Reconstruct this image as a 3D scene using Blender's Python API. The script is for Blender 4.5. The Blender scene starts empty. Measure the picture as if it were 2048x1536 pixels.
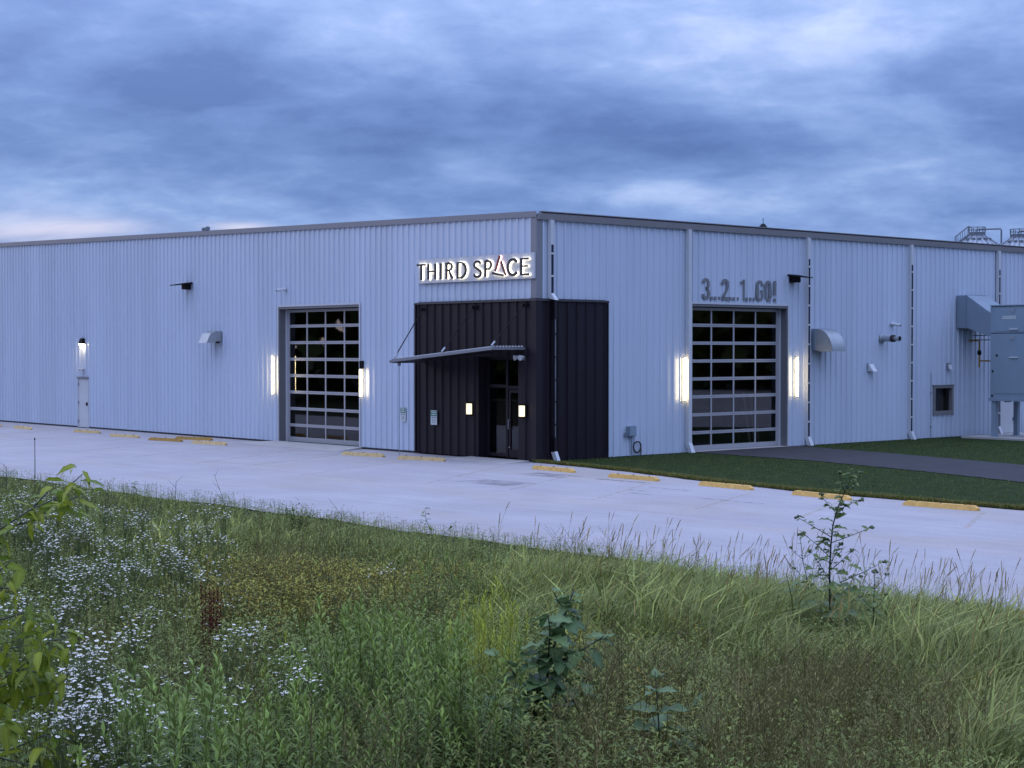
import bpy, math, random
import numpy as np
from mathutils import Vector, Matrix
R = math.radians
rnd = random.Random(7)
rng = np.random.default_rng(11)
scene = bpy.context.scene
COL = scene.collection

# ------------------------------------------------------------------ camera
EYE = 3.43
cam_d = bpy.data.cameras.new('camera')
cam_d.sensor_width = 36.0
cam_d.lens = 58.69
cam_d.clip_start = 0.1
cam_d.clip_end = 3000
cam = bpy.data.objects.new('camera', cam_d)
COL.objects.link(cam)
cam.location = (0, 0, EYE)
cam.rotation_euler = (R(90 - 1.18885), 0, 0)
scene.camera = cam

# ------------------------------------------------------------------ sky and light
SUN_EL, SUN_AZ = 11.0, 292.0       # low evening sun behind cloud, out of frame to the left
w = bpy.data.worlds.new('World')
scene.world = w
w.use_nodes = True
nt = w.node_tree
nt.nodes.clear()


def N(kind, **kw):
    n = nt.nodes.new(kind)
    for k, v in kw.items():
        setattr(n, k, v)
    return n


def M(op, a, b=None, c=None, clamp=False):
    n = N('ShaderNodeMath', operation=op)
    n.use_clamp = clamp
    for i, v in enumerate((a, b, c)):
        if v is None:
            continue
        if isinstance(v, (int, float)):
            n.inputs[i].default_value = v
        else:
            nt.links.new(v, n.inputs[i])
    return n.outputs[0]


tc = N('ShaderNodeTexCoord')
sep = N('ShaderNodeSeparateXYZ')
nt.links.new(tc.outputs['Generated'], sep.inputs[0])
sx, sy, sz = sep.outputs
az = M('MULTIPLY', M('ARCTAN2', sx, sy), 57.2958)
el = M('MULTIPLY', M('ARCSINE', M('MAXIMUM', M('MINIMUM', sz, 1.0), -1.0)), 57.2958)
den = M('ADD', M('MAXIMUM', sz, 0.0), 0.24)
px_, py_ = M('DIVIDE', sx, den), M('DIVIDE', sy, den)


def cloud_noise(scale, detail, rough, dist, off, stretch=1.0):
    c = N('ShaderNodeCombineXYZ')
    nt.links.new(M('ADD', M('MULTIPLY', px_, stretch), off), c.inputs[0])
    nt.links.new(M('ADD', py_, off * .37), c.inputs[1])
    c.inputs[2].default_value = off * 1.7
    n = N('ShaderNodeTexNoise')
    n.inputs['Scale'].default_value = scale
    n.inputs['Detail'].default_value = detail
    n.inputs['Roughness'].default_value = rough
    n.inputs['Distortion'].default_value = dist
    nt.links.new(c.outputs[0], n.inputs['Vector'])
    return n.outputs['Fac']


def swing(x, gain, amp):
    return M('MULTIPLY', M('SUBTRACT', M('ADD', M('MULTIPLY', M('SUBTRACT', x, .5), gain), .5, clamp=True), .5), amp)


n1 = cloud_noise(2.0, 4, .5, .15, 3.1, .8)
n2 = cloud_noise(4.6, 7, .52, .22, 9.4, .95)
n3 = cloud_noise(11.0, 8, .60, .25, 1.3, 1.0)
v = M('ADD', swing(n1, 2.2, .52), swing(n2, 3.0, .38))
v = M('ADD', v, swing(n3, 2.6, .21))
v = M('ADD', v, .42)


def blob(px, py, rx, ry, amp):
    """a bank of cloud at a compass direction and height (given as where it stands in the photograph)"""
    a0, e0 = math.degrees(math.atan((px - 1024) / 3338.7)), math.degrees(math.atan((698.7 - py) / 3338.7))
    sa, se = math.degrees(rx / 3338.7), math.degrees(ry / 3338.7)
    da = M('DIVIDE', M('SUBTRACT', az, a0), sa)
    de = M('DIVIDE', M('SUBTRACT', el, e0), se)
    g = M('POWER', 2.71828, M('MULTIPLY', M('ADD', M('MULTIPLY', da, da), M('MULTIPLY', de, de)), -1.0))
    return M('MULTIPLY', g, amp)


for b in [(420, 190, 330, 90, -.24), (1000, 250, 420, 50, -.14), (1330, 280, 260, 55, -.20), (700, 380, 420, 35, -.08), (60, 200, 160, 60, -.06),
          (1030, 90, 260, 60, .26), (1850, 40, 300, 60, .20), (1290, 385, 130, 32, .48), (90, 390, 150, 60, .30), (1650, 405, 320, 50, .20),
          (1700, 190, 260, 60, .05), (260, 40, 260, 40, .14), (2000, 250, 120, 40, -.14)]:
    v = M('ADD', v, blob(*b))
ramp = N('ShaderNodeValToRGB')
cr = ramp.color_ramp
cr.elements[0].position = 0.0
cr.elements[0].color = (.068, .127, .318, 1)
cr.elements[1].position = 1.0
cr.elements[1].color = (.305, .400, .640, 1)
e = cr.elements.new(.33)
e.color = (.108, .187, .413, 1)
e = cr.elements.new(.62)
e.color = (.168, .263, .510, 1)
nt.links.new(v, ramp.inputs[0])
# last light low in the west: a pale pink break under the cloud bank, left end of the horizon
pk = M('ADD', blob(60, 468, 160, 26, 1.1), blob(480, 458, 55, 9, .9))
pk = M('ADD', pk, blob(190, 462, 90, 12, .5))
pk = M('MULTIPLY', pk, M('ADD', M('MULTIPLY', cloud_noise(5.0, 5, .6, .3, 5.5, .5), 1.7), -.2), clamp=True)
mixp = N('ShaderNodeMix', data_type='RGBA')
nt.links.new(pk, mixp.inputs['Factor'])
nt.links.new(ramp.outputs[0], mixp.inputs['A'])
mixp.inputs['B'].default_value = (.565, .535, .635, 1)
# overcast skies grow brighter towards the zenith
zk = M('MAXIMUM', M('SUBTRACT', sz, .12), 0.0)
zmul = N('ShaderNodeMix', data_type='RGBA', blend_type='MULTIPLY')
zmul.inputs['Factor'].default_value = 1
nt.links.new(mixp.outputs['Result'], zmul.inputs['A'])
zc = N('ShaderNodeCombineColor')
for i in range(3):
    nt.links.new(M('ADD', M('MULTIPLY', zk, (7.6, 5.4, 4.0)[i]), 1.0), zc.inputs[i])
nt.links.new(zc.outputs[0], zmul.inputs['B'])
sc10 = N('ShaderNodeMix', data_type='RGBA', blend_type='MULTIPLY')
sc10.inputs['Factor'].default_value = 1
nt.links.new(zmul.outputs['Result'], sc10.inputs['A'])
sc10.inputs['B'].default_value = (10, 10, 10, 1)
sky = N('ShaderNodeTexSky', sky_type='NISHITA')
sky.sun_disc = False
sky.sun_elevation = R(SUN_EL)
sky.sun_rotation = R(SUN_AZ)
cov = N('ShaderNodeMix', data_type='RGBA')
cov.inputs['Factor'].default_value = .95
nt.links.new(sky.outputs[0], cov.inputs['A'])
nt.links.new(sc10.outputs['Result'], cov.inputs['B'])
bg = N('ShaderNodeBackground')
bg.inputs['Strength'].default_value = .1
nt.links.new(cov.outputs['Result'], bg.inputs['Color'])
out = N('ShaderNodeOutputWorld')
nt.links.new(bg.outputs[0], out.inputs['Surface'])

sun_d = bpy.data.lights.new('sun', 'SUN')
sun_d.energy = .3
sun_d.angle = R(40)
sun_d.color = (1.0, .86, .80)
sun = bpy.data.objects.new('sun', sun_d)
COL.objects.link(sun)
sun.rotation_euler = (R(90 - SUN_EL), 0, R(180 - SUN_AZ))

vs = scene.view_settings
vs.view_transform = 'Standard'
vs.look = 'None'
vs.exposure = .6
vs.gamma = 1.0
vs.use_curve_mapping = False
cy = scene.cycles
cy.use_denoising = True
cy.max_bounces = 7
cy.transparent_max_bounces = 12
cy.sample_clamp_indirect = 4.0
cy.caustics_reflective = False
cy.caustics_refractive = False

# ------------------------------------------------------------------ frames of reference
TH = R(41.231)
CX, CYY = .744, 50.7                       # the near corner of the building
DA = (-math.sin(TH), math.cos(TH))         # along the entrance front, away from the corner
NA = (-math.cos(TH), -math.sin(TH))        # out of the entrance front
DB = (math.cos(TH), math.sin(TH))          # along the side wall
NB = (math.sin(TH), -math.cos(TH))


def A(s, o, z):
    return (CX + DA[0] * s + NA[0] * o, CYY + DA[1] * s + NA[1] * o, z)


def B(s, o, z):
    return (CX + DB[0] * s + NB[0] * o, CYY + DB[1] * s + NB[1] * o, z)


Q0 = 14.66                                 # the car park is this deep in front of the entrance wall


def lot_extra(s):
    return .95 * np.clip((-np.asarray(s) - 18.0) / 8.0, 0, 1.6)


def qdist(x, y):
    """how far a spot lies beyond the edge of the car park, up the bank"""
    dx, dy = x - CX, y - CYY
    return dx * NA[0] + dy * NA[1] - Q0 - lot_extra(dx * DA[0] + dy * DA[1])


def bank(x, y):
    """height of the weedy bank above the car park"""
    q = qdist(x, y)
    bump = .05 * np.sin(x * 1.3 + .7 * y) + .04 * np.sin(2.1 * y - .9 * x + 1) + .03 * np.sin(3.7 * x + 2.3 * y)
    h = .088 * np.clip(q, 0, 26) + bump * np.clip(q / 3, 0, 1) - .05 * np.exp(-np.clip(q, 0, 9) / .5)
    return np.where(q < 0, -.05, h)


FPX, PT = 3338.7, R(-1.18885)


def project(x, y, z):
    z = z - EYE
    d = y * math.cos(PT) + z * math.sin(PT)
    u = -y * math.sin(PT) + z * math.cos(PT)
    return 1024 + FPX * x / d, 768 - FPX * u / d


def at(px, py, h=0.0):
    """the spot on the bank whose point h above the ground is seen in this direction"""
    rx = (px - 1024) / FPX
    up = -(py - 768) / FPX
    dy = math.cos(PT) - up * math.sin(PT)
    dz = math.sin(PT) + up * math.cos(PT)
    lo, hi = 3.0, 60.0
    for k in range(600):
        t = 3 + k * .08
        x, y, z = rx * t, dy * t, EYE + dz * t
        if z < float(bank(x, y)) + h:
            return x, y
    return rx * hi, dy * hi


# ------------------------------------------------------------------ materials
def mat(name, color, rough=.6, metal=0.0, var=0.0, vscale=3.0, bump=0.0, bscale=40.0, emit=None, strength=0.0, objvar=0.0, spec=.5, stretch=None):
    color = tuple(c * .84 for c in color)
    m = bpy.data.materials.new(name)
    m.use_nodes = True
    t = m.node_tree
    p = t.nodes['Principled BSDF']
    p.inputs['Base Color'].default_value = (*color, 1)
    p.inputs['Roughness'].default_value = rough
    p.inputs['Metallic'].default_value = metal
    p.inputs['Specular IOR Level'].default_value = spec
    if emit:
        p.inputs['Emission Color'].default_value = (*emit, 1)
        p.inputs['Emission Strength'].default_value = strength * .84
    last = None
    if var or bump:
        g = t.nodes.new('ShaderNodeNewGeometry')
        src = g.outputs['Position']
        if stretch:
            mp = t.nodes.new('ShaderNodeMapping')
            mp.inputs['Scale'].default_value = stretch
            t.links.new(src, mp.inputs[0])
            src = mp.outputs[0]
    if var:
        n = t.nodes.new('ShaderNodeTexNoise')
        n.inputs['Scale'].default_value = vscale
        n.inputs['Detail'].default_value = 6
        n.inputs['Roughness'].default_value = .65
        t.links.new(src, n.inputs['Vector'])
        mr = t.nodes.new('ShaderNodeMapRange')
        mr.inputs['From Min'].default_value = .25
        mr.inputs['From Max'].default_value = .75
        mr.inputs['To Min'].default_value = 1 - var
        mr.inputs['To Max'].default_value = 1 + var
        t.links.new(n.outputs['Fac'], mr.inputs['Value'])
        last = mr.outputs[0]
    if objvar:
        oi = t.nodes.new('ShaderNodeObjectInfo')
        mr = t.nodes.new('ShaderNodeMapRange')
        mr.inputs['To Min'].default_value = 1 - objvar
        mr.inputs['To Max'].default_value = 1 + objvar
        t.links.new(oi.outputs['Random'], mr.inputs['Value'])
        if last is None:
            last = mr.outputs[0]
        else:
            mu = t.nodes.new('ShaderNodeMath')
            mu.operation = 'MULTIPLY'
            t.links.new(last, mu.inputs[0])
            t.links.new(mr.outputs[0], mu.inputs[1])
            last = mu.outputs[0]
    if last is not None:
        vm = t.nodes.new('ShaderNodeVectorMath')
        vm.operation = 'SCALE'
        vm.inputs[0].default_value = color
        t.links.new(last, vm.inputs['Scale'])
        t.links.new(vm.outputs[0], p.inputs['Base Color'])
    if bump:
        n = t.nodes.new('ShaderNodeTexNoise')
        n.inputs['Scale'].default_value = bscale
        n.inputs['Detail'].default_value = 4
        t.links.new(src, n.inputs['Vector'])
        b = t.nodes.new('ShaderNodeBump')
        b.inputs['Strength'].default_value = bump
        b.inputs['Distance'].default_value = .02
        t.links.new(n.outputs['Fac'], b.inputs['Height'])
        t.links.new(b.outputs[0], p.inputs['Normal'])
    return m


MT = {}
MT['siding'] = mat('white_siding', (.585, .645, .745), .34, 0, .07, .9, .02, 3, objvar=.03, stretch=(1, 1, .12))
MT['trim'] = mat('grey_trim', (.235, .235, .255), .45, 0, .06, 2)
MT['gutter'] = mat('gutter_grey', (.31, .295, .30), .4, 0, .05, 2)
MT['dark'] = mat('dark_cladding', (.0125, .0080, .0130), .5, 0, .1, 2, objvar=.08, spec=.3)
MT['dark_trim'] = mat('dark_trim', (.016, .0115, .0165), .5, spec=.3)
MT['white'] = mat('white_paint', (.62, .63, .65), .35, 0, .04, 3)
MT['alu'] = mat('clear_aluminium', (.46, .455, .47), .38, .2, .04, 4)
MT['jamb'] = mat('jamb_grey', (.185, .18, .19), .5, 0, .06, 3)
MT['jamb2'] = mat('canopy_edge_grey', (.22, .225, .24), .5)
MT['roof'] = mat('roof_metal', (.5, .5, .52), .4, .3)
MT['concrete'] = mat('concrete', (.46, .43, .40), .85, 0, .14, 1.5, .25, 30)
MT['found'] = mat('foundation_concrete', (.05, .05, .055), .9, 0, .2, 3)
MT['galv'] = mat('galvanized_steel', (.40, .43, .45), .42, .55, .12, 5)
MT['galv2'] = mat('duct_galvanized', (.25, .31, .37), .5, .15, .08, 3)
MT['unit'] = mat('unit_grey_paint', (.26, .335, .40), .5, 0, .05, 2)
MT['black'] = mat('black_paint', (.010, .010, .011), .6, spec=.15)
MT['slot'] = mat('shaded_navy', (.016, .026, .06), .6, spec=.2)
MT['interior'] = mat('interior_grey', (.10, .10, .10), .9)
MT['yellow'] = mat('yellow_concrete', (.70, .42, .115), .8, 0, .28, 9, .2, 50, objvar=.08)
MT['steel_letter'] = mat('brushed_grey_letter', (.185, .19, .20), .55, .05, .05, 8)
MT['letter'] = mat('dark_bronze_letter', (.035, .033, .035), .5)
MT['letter_red'] = mat('red_letter', (.22, .03, .03), .5)
MT['letter_brown'] = mat('brown_letter', (.11, .04, .035), .5)
MT['panel'] = mat('sign_panel_grey', (.55, .56, .60), .5)
WARM = (1.0, .88, .62)
MT['tube'] = mat('lit_lens', (.9, .9, .85), .4, emit=(1.0, .79, .42), strength=14.0)
MT['halo'] = mat('halo_led', (.9, .9, .9), .4, emit=(1.0, .92, .70), strength=4.6)
MT['halo_red'] = mat('halo_led_red', (.9, .7, .7), .4, emit=(1.0, .70, .60), strength=4.2)
MT['lens'] = mat('entrance_lens', (.9, .85, .7), .4, emit=(1.0, .80, .44), strength=1.5)
MT['green'] = mat('sign_green', (.03, .19, .10), .5)
MT['signwhite'] = mat('sign_white', (.62, .66, .66), .4)
MT['print'] = mat('printed_grey', (.25, .28, .30), .6)
MT['gas'] = mat('yellow_pipe', (.42, .25, .04), .5)
MT['window_frame'] = mat('window_frame_tan', (.22, .21, .21), .5)
MT['rusty'] = mat('brown_rubber', (.03, .025, .022), .7)
MT['wood'] = mat('pale_board', (.42, .34, .25), .8, 0, .15, 4)
MT['asphalt'] = mat('asphalt_drive', (.046, .044, .047), .9, 0, .22, 1.2, .3, 60, spec=.25)
MT['silo'] = mat('silo_galvanized', (.36, .40, .45), .5, .2, .1, .6)
MT['silo_dark'] = mat('silo_dark_steel', (.17, .19, .22), .6, .1)


def glass(name, tint, rough=.02):
    m = bpy.data.materials.new(name)
    m.use_nodes = True
    t = m.node_tree
    t.nodes.clear()
    o = t.nodes.new('ShaderNodeOutputMaterial')
    mx = t.nodes.new('ShaderNodeMixShader')
    tr = t.nodes.new('ShaderNodeBsdfTransparent')
    tr.inputs[0].default_value = (*tint, 1)
    gl = t.nodes.new('ShaderNodeBsdfGlossy')
    gl.inputs['Roughness'].default_value = rough
    fr = t.nodes.new('ShaderNodeFresnel')
    fr.inputs[0].default_value = 1.5
    k2 = t.nodes.new('ShaderNodeMath')        # double glazing: two panes' worth of mirror
    k2.operation = 'MULTIPLY'
    k2.inputs[1].default_value = 1.7
    k2.use_clamp = True
    t.links.new(fr.outputs[0], k2.inputs[0])
    t.links.new(k2.outputs[0], mx.inputs[0])
    t.links.new(tr.outputs[0], mx.inputs[1])
    t.links.new(gl.outputs[0], mx.inputs[2])
    t.links.new(mx.outputs[0], o.inputs[0])
    return m


MT['glass'] = glass('tinted_glass', (.55, .56, .6))
MT['glass_dark'] = glass('dark_door_glass', (.35, .35, .38))


# ------------------------------------------------------------------ mesh helpers
class MB:
    def __init__(self):
        self.v, self.f = [], []

    def add(self, vs, fs):
        k = len(self.v)
        self.v += [tuple(p) for p in vs]
        self.f += [tuple(i + k for i in f) for f in fs]
        return self

    def box(self, fr, a0, a1, b0, b1, c0, c1):
        """box in a frame: fr(a,b,c) -> world"""
        p = [fr(a, b, c) for a in (a0, a1) for b in (b0, b1) for c in (c0, c1)]
        return self.add(p, [(0, 1, 3, 2), (4, 6, 7, 5), (0, 4, 5, 1), (2, 3, 7, 6), (0, 2, 6, 4), (1, 5, 7, 3)])

    def quad(self, *p):
        return self.add(p, [tuple(range(len(p)))])

    def prism(self, bottom, top):
        n = len(bottom)
        fs = [tuple(range(n))[::-1], tuple(range(n, 2 * n))]
        fs += [(i, (i + 1) % n, n + (i + 1) % n, n + i) for i in range(n)]
        return self.add(list(bottom) + list(top), fs)

    def tube(self, pts, r, n=6, r1=None, cap=True):
        pts = [Vector(p) for p in pts]
        k0 = len(self.v)
        rings = []
        for i, p in enumerate(pts):
            d = (pts[min(i + 1, len(pts) - 1)] - pts[max(i - 1, 0)]).normalized()
            ax = Vector((0, 0, 1)) if abs(d.z) < .9 else Vector((1, 0, 0))
            u = d.cross(ax).normalized()
            w_ = d.cross(u)
            rr = r if r1 is None else r + (r1 - r) * i / max(1, len(pts) - 1)
            rings.append([p + (u * math.cos(2 * math.pi * j / n) + w_ * math.sin(2 * math.pi * j / n)) * rr for j in range(n)])
        for rg in rings:
            self.v += [tuple(p) for p in rg]
        for i in range(len(pts) - 1):
            for j in range(n):
                a, b = k0 + i * n + j, k0 + i * n + (j + 1) % n
                self.f.append((a, b, b + n, a + n))
        if cap:
            self.f.append(tuple(k0 + j for j in range(n))[::-1])
            self.f.append(tuple(k0 + (len(pts) - 1) * n + j for j in range(n)))
        return self

    def disc_stack(self, fr, prof, n=12):
        """lathe: prof = [(radius, height)], fr(x,y,z) -> world"""
        k0 = len(self.v)
        for r_, z in prof:
            self.v += [fr(r_ * math.cos(2 * math.pi * j / n), r_ * math.sin(2 * math.pi * j / n), z) for j in range(n)]
        for i in range(len(prof) - 1):
            for j in range(n):
                a, b = k0 + i * n + j, k0 + i * n + (j + 1) % n
                self.f.append((a, b, b + n, a + n))
        self.f.append(tuple(k0 + j for j in range(n))[::-1])
        self.f.append(tuple(k0 + (len(prof) - 1) * n + j for j in range(n)))
        return self


def obj(name, mb, material, parent=None, smooth=False, label=None):
    vs = np.array(mb.v, dtype=float)
    c = np.array([(vs[:, 0].min() + vs[:, 0].max()) / 2, (vs[:, 1].min() + vs[:, 1].max()) / 2, vs[:, 2].min()])
    me = bpy.data.meshes.new(name)
    me.from_pydata([tuple(p) for p in vs - c], [], mb.f)
    me.materials.append(MT[material] if isinstance(material, str) else material)
    if smooth:
        me.polygons.foreach_set('use_smooth', [True] * len(me.polygons))
    me.update()
    o = bpy.data.objects.new(name, me)
    COL.objects.link(o)
    o.location = Vector(c)
    if parent is not None:
        o.parent = parent
        p = parent
        while p is not None:
            o.location -= p.location
            p = p.parent
    if label:
        o['label'] = label
    return o


def tag(o, label=None, cat=None, group=None, kind=None):
    if label:
        o['label'] = label
    if cat:
        o['category'] = cat
    if group:
        o['group'] = group
    if kind:
        o['kind'] = kind
    return o


def thing(name, loc, label, cat, group=None):
    o = bpy.data.objects.new(name, None)
    COL.objects.link(o)
    o.location = Vector(loc)
    o.empty_display_size = .2
    return tag(o, label, cat, group)


def dup(root, loc, rotz, label, group=None):
    def cp(o, parent):
        c = o.copy()
        COL.objects.link(c)
        c.parent = parent
        for k in o.children:
            cp(k, c)
        return c
    r_ = cp(root, None)
    r_.location = loc
    r_.rotation_euler = (0, 0, rotz)
    r_['label'] = label
    if group:
        r_['group'] = group
    return r_


def pane(fr, s0, s1, o, z0, z1, material, parent, name='pane'):
    p = MB()
    c = [fr(s0, o, z0), fr(s1, o, z0), fr(s1, o, z1), fr(s0, o, z1)]
    p.quad(*(c if fr is B else c[::-1]))
    return obj(name, p, material, parent)


def stroke_poly(pts, wd):
    """mitred ribbon outline along a polyline; wd is a width or a list of widths"""
    n = len(pts)
    ws = wd if isinstance(wd, (list, tuple)) else [wd] * n
    L, Rr = [], []
    for i in range(n):
        p = Vector(pts[i])
        d0 = (p - Vector(pts[i - 1])).normalized() if i > 0 else None
        d1 = (Vector(pts[i + 1]) - p).normalized() if i < n - 1 else None
        d = (d0 or d1) if (d0 is None or d1 is None) else (d0 + d1).normalized()
        nn = Vector((-d.y, d.x))
        k = 1.0
        if d0 is not None and d1 is not None:
            k = min(1 / max(.35, nn.dot(Vector((-d1.y, d1.x)))), 1.6)
        L.append(p + nn * ws[i] / 2 * k)
        Rr.append(p - nn * ws[i] / 2 * k)
    return L, Rr


def add_stroke(mb, fr, pts, wd, o0, o1):
    """extruded ribbon: pts are (across, up) on the wall, fr(across, out, up)"""
    L, Rr = stroke_poly(pts, wd)
    n = len(pts)
    vs = []
    for i in range(n):
        for q in (L[i], Rr[i]):
            vs += [fr(q.x, o0, q.y), fr(q.x, o1, q.y)]
    fs = []
    for i in range(n - 1):
        a, b = i * 4, i * 4 + 4
        fs += [(a + 1, a + 3, b + 3, b + 1), (a, b, b + 2, a + 2), (a, a + 1, b + 1, b), (a + 2, b + 2, b + 3, a + 3)]
    fs += [(0, 2, 3, 1), (n * 4 - 4, n * 4 - 3, n * 4 - 1, n * 4 - 2)]
    mb.add(vs, fs)


def arc(cx, cy, rx, ry, a0, a1, n):
    return [(cx + rx * math.cos(R(a0 + (a1 - a0) * i / n)), cy + ry * math.sin(R(a0 + (a1 - a0) * i / n))) for i in range(n + 1)]

# ------------------------------------------------------------------ ground, car park, lawn, drive
def patch(name, pts, z, material, kind='structure'):
    mb = MB()
    mb.quad(*[(p[0], p[1], z) for p in pts])
    return tag(obj(name, mb, material), kind=kind)


g = MB()
nx, ny = 70, 80
xs = np.concatenate([[-1500, -400, -120, -60], np.linspace(-34, 34, nx), [60, 120, 400, 1500]])
ys = np.concatenate([[-600, -120, -40, -12], np.linspace(-6, 46, ny), [60, 90, 200, 500, 1500]])
gx, gy = np.meshgrid(xs, ys)
gz = bank(gx, gy)
far = (gy > 44) | (np.abs(gx) > 36)
gz = np.where(far, np.minimum(gz, -.05 + .0 * gx), gz)
gz = np.where((gy < -8), 2.2, gz)
W = len(xs)
g.v = [(float(a), float(b), float(c)) for a, b, c in zip(gx.ravel(), gy.ravel(), gz.ravel())]
g.f = [(j * W + i, j * W + i + 1, (j + 1) * W + i + 1, (j + 1) * W + i) for j in range(len(ys) - 1) for i in range(W - 1)]
soil = mat('soil_and_thatch', (.042, .04, .022), .95, 0, .35, 4, .4, 25, spec=.05)
tag(obj('ground', g, soil, smooth=True), kind='structure')


def lot_material():
    m = mat('pale_car_park_surface', (.62, .575, .53), .9)
    t = m.node_tree
    p = t.nodes['Principled BSDF']
    gm = t.nodes.new('ShaderNodeNewGeometry')
    rot = t.nodes.new('ShaderNodeMapping')
    rot.inputs['Rotation'].default_value = (0, 0, -(TH + math.pi / 2))
    t.links.new(gm.outputs['Position'], rot.inputs[0])

    def noise(scale, st, detail=5, rough=.6):
        mp = t.nodes.new('ShaderNodeMapping')
        mp.inputs['Scale'].default_value = st
        t.links.new(rot.outputs[0], mp.inputs[0])
        n = t.nodes.new('ShaderNodeTexNoise')
        n.inputs['Scale'].default_value = scale
        n.inputs['Detail'].default_value = detail
        n.inputs['Roughness'].default_value = rough
        t.links.new(mp.outputs[0], n.inputs['Vector'])
        return n.outputs['Fac']

    def rng_(x, a, b, lo, hi):
        r_ = t.nodes.new('ShaderNodeMapRange')
        for k, q in zip(('From Min', 'From Max', 'To Min', 'To Max'), (a, b, lo, hi)):
            r_.inputs[k].default_value = q
        t.links.new(x, r_.inputs['Value'])
        return r_.outputs[0]

    def mul(a, b):
        k = t.nodes.new('ShaderNodeMath')
        k.operation = 'MULTIPLY'
        t.links.new(a, k.inputs[0])
        t.links.new(b, k.inputs[1])
        return k.outputs[0]
    f = rng_(noise(.45, (1, 1, 1)), .3, .7, .90, 1.06)
    f = mul(f, rng_(noise(1.3, (.16, 2.2, 1), 6), .3, .7, .92, 1.06))     # sweeping marks running along the lot
    f = mul(f, rng_(noise(28, (.5, 1, 1), 3), .3, .7, .90, 1.09))         # aggregate
    f = mul(f, rng_(noise(3.0, (1, 1, 1), 8, .7), .62, .78, 1.0, .84))    # scuffs
    mx = t.nodes.new('ShaderNodeMix')
    mx.data_type = 'RGBA'
    mx.inputs['A'].default_value = (.357, .326, .328, 1)
    mx.inputs['B'].default_value = (.357, .306, .265, 1)
    t.links.new(rng_(noise(.22, (.6, 1.5, 1), 6), .48, .68, 0, .75), mx.inputs['Factor'])
    vm = t.nodes.new('ShaderNodeVectorMath')
    vm.operation = 'SCALE'
    t.links.new(mx.outputs['Result'], vm.inputs[0])
    t.links.new(f, vm.inputs['Scale'])
    t.links.new(vm.outputs[0], p.inputs['Base Color'])
    b = t.nodes.new('ShaderNodeBump')
    b.inputs['Strength'].default_value = .35
    b.inputs['Distance'].default_value = .02
    t.links.new(noise(45, (1, 1, 1), 3), b.inputs['Height'])
    t.links.new(b.outputs[0], p.inputs['Normal'])
    return m


LOT = lot_material()
# irregular edges: towards the bank the surface crumbles into the weeds
edge = []
for i in range(90):
    s = -40 + i * 1.2
    edge.append(A(s, Q0 + float(lot_extra(s)) + .10 * math.sin(i * 1.7) + .07 * math.sin(i * .61 + 1), 0))
patch('car_park', [A(68, .0, 0), A(-1.0, .0, 0), A(-60, .0, 0), A(-60, Q0 + 1.52, 0)] + edge + [A(68, Q0, 0)], 0.0, LOT)

lawn_mat = mat('mown_lawn', (.030, .045, .014), .95, 0, .45, 2.2, .6, 30, spec=.05)
lawn_edge = [(-1.0, .25), (-4.5, .75), (-8.2, 1.66), (-12.0, 2.30), (-18.1, 2.42), (-30, 2.5), (-60, 2.5)]
pts = [A(-.05, .02, 0)]
for i in range(len(lawn_edge) - 1):
    (s0, o0), (s1, o1) = lawn_edge[i], lawn_edge[i + 1]
    for k in range(12):
        f = k / 12
        s = s0 + (s1 - s0) * f
        pts.append(A(s, o0 + (o1 - o0) * f + .04 * math.sin(s * 3.1) + .03 * math.sin(s * 7.3), 0))
pts += [A(-60, -45, 0), B(45, .02, 0)]
patch('lawn', pts, .018, lawn_mat)
drive = [B(6.85, .03, 0), B(6.55, 5.2, 0), B(5.5, 9.5, 0), B(4.0, 14.2, 0), B(.5, 24, 0), B(3.5, 40, 0), B(9.0, 30, 0), B(9.4, 14, 0), B(9.67, 10.7, 0), B(11.3, 4.7, 0), B(12.3, .03, 0)]
rag = []
for i in range(len(drive)):
    a_, b_ = drive[i], drive[(i + 1) % len(drive)]
    L_ = math.dist(a_, b_)
    n_ = max(1, int(L_ / .35))
    for k in range(n_):
        f_ = k / n_
        rag.append((a_[0] + (b_[0] - a_[0]) * f_ + (.045 * math.sin(k * 2.7 + i) if k else 0), a_[1] + (b_[1] - a_[1]) * f_ + (.06 * math.sin(k * 1.9 + 2 * i) if k else 0)))
patch('asphalt_driveway', rag, .034, MT['asphalt'])

patch('side_yard', [(23, 44), (95, 30), (95, 66), (24, 62)], .025, LOT)

# worn paint: stall lines, darker repair patches, tyre scuffs
def worn(name, color, wear, scale):
    m = mat(name, color, .85)
    t = m.node_tree
    p = t.nodes['Principled BSDF']
    gm = t.nodes.new('ShaderNodeNewGeometry')
    n = t.nodes.new('ShaderNodeTexNoise')
    n.inputs['Scale'].default_value = scale
    n.inputs['Detail'].default_value = 6
    t.links.new(gm.outputs['Position'], n.inputs['Vector'])
    r_ = t.nodes.new('ShaderNodeMapRange')
    r_.inputs['From Min'].default_value = wear - .12
    r_.inputs['From Max'].default_value = wear + .14
    r_.inputs['To Max'].default_value = .45
    t.links.new(n.outputs['Fac'], r_.inputs['Value'])
    t.links.new(r_.outputs[0], p.inputs['Alpha'])
    return m


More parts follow.
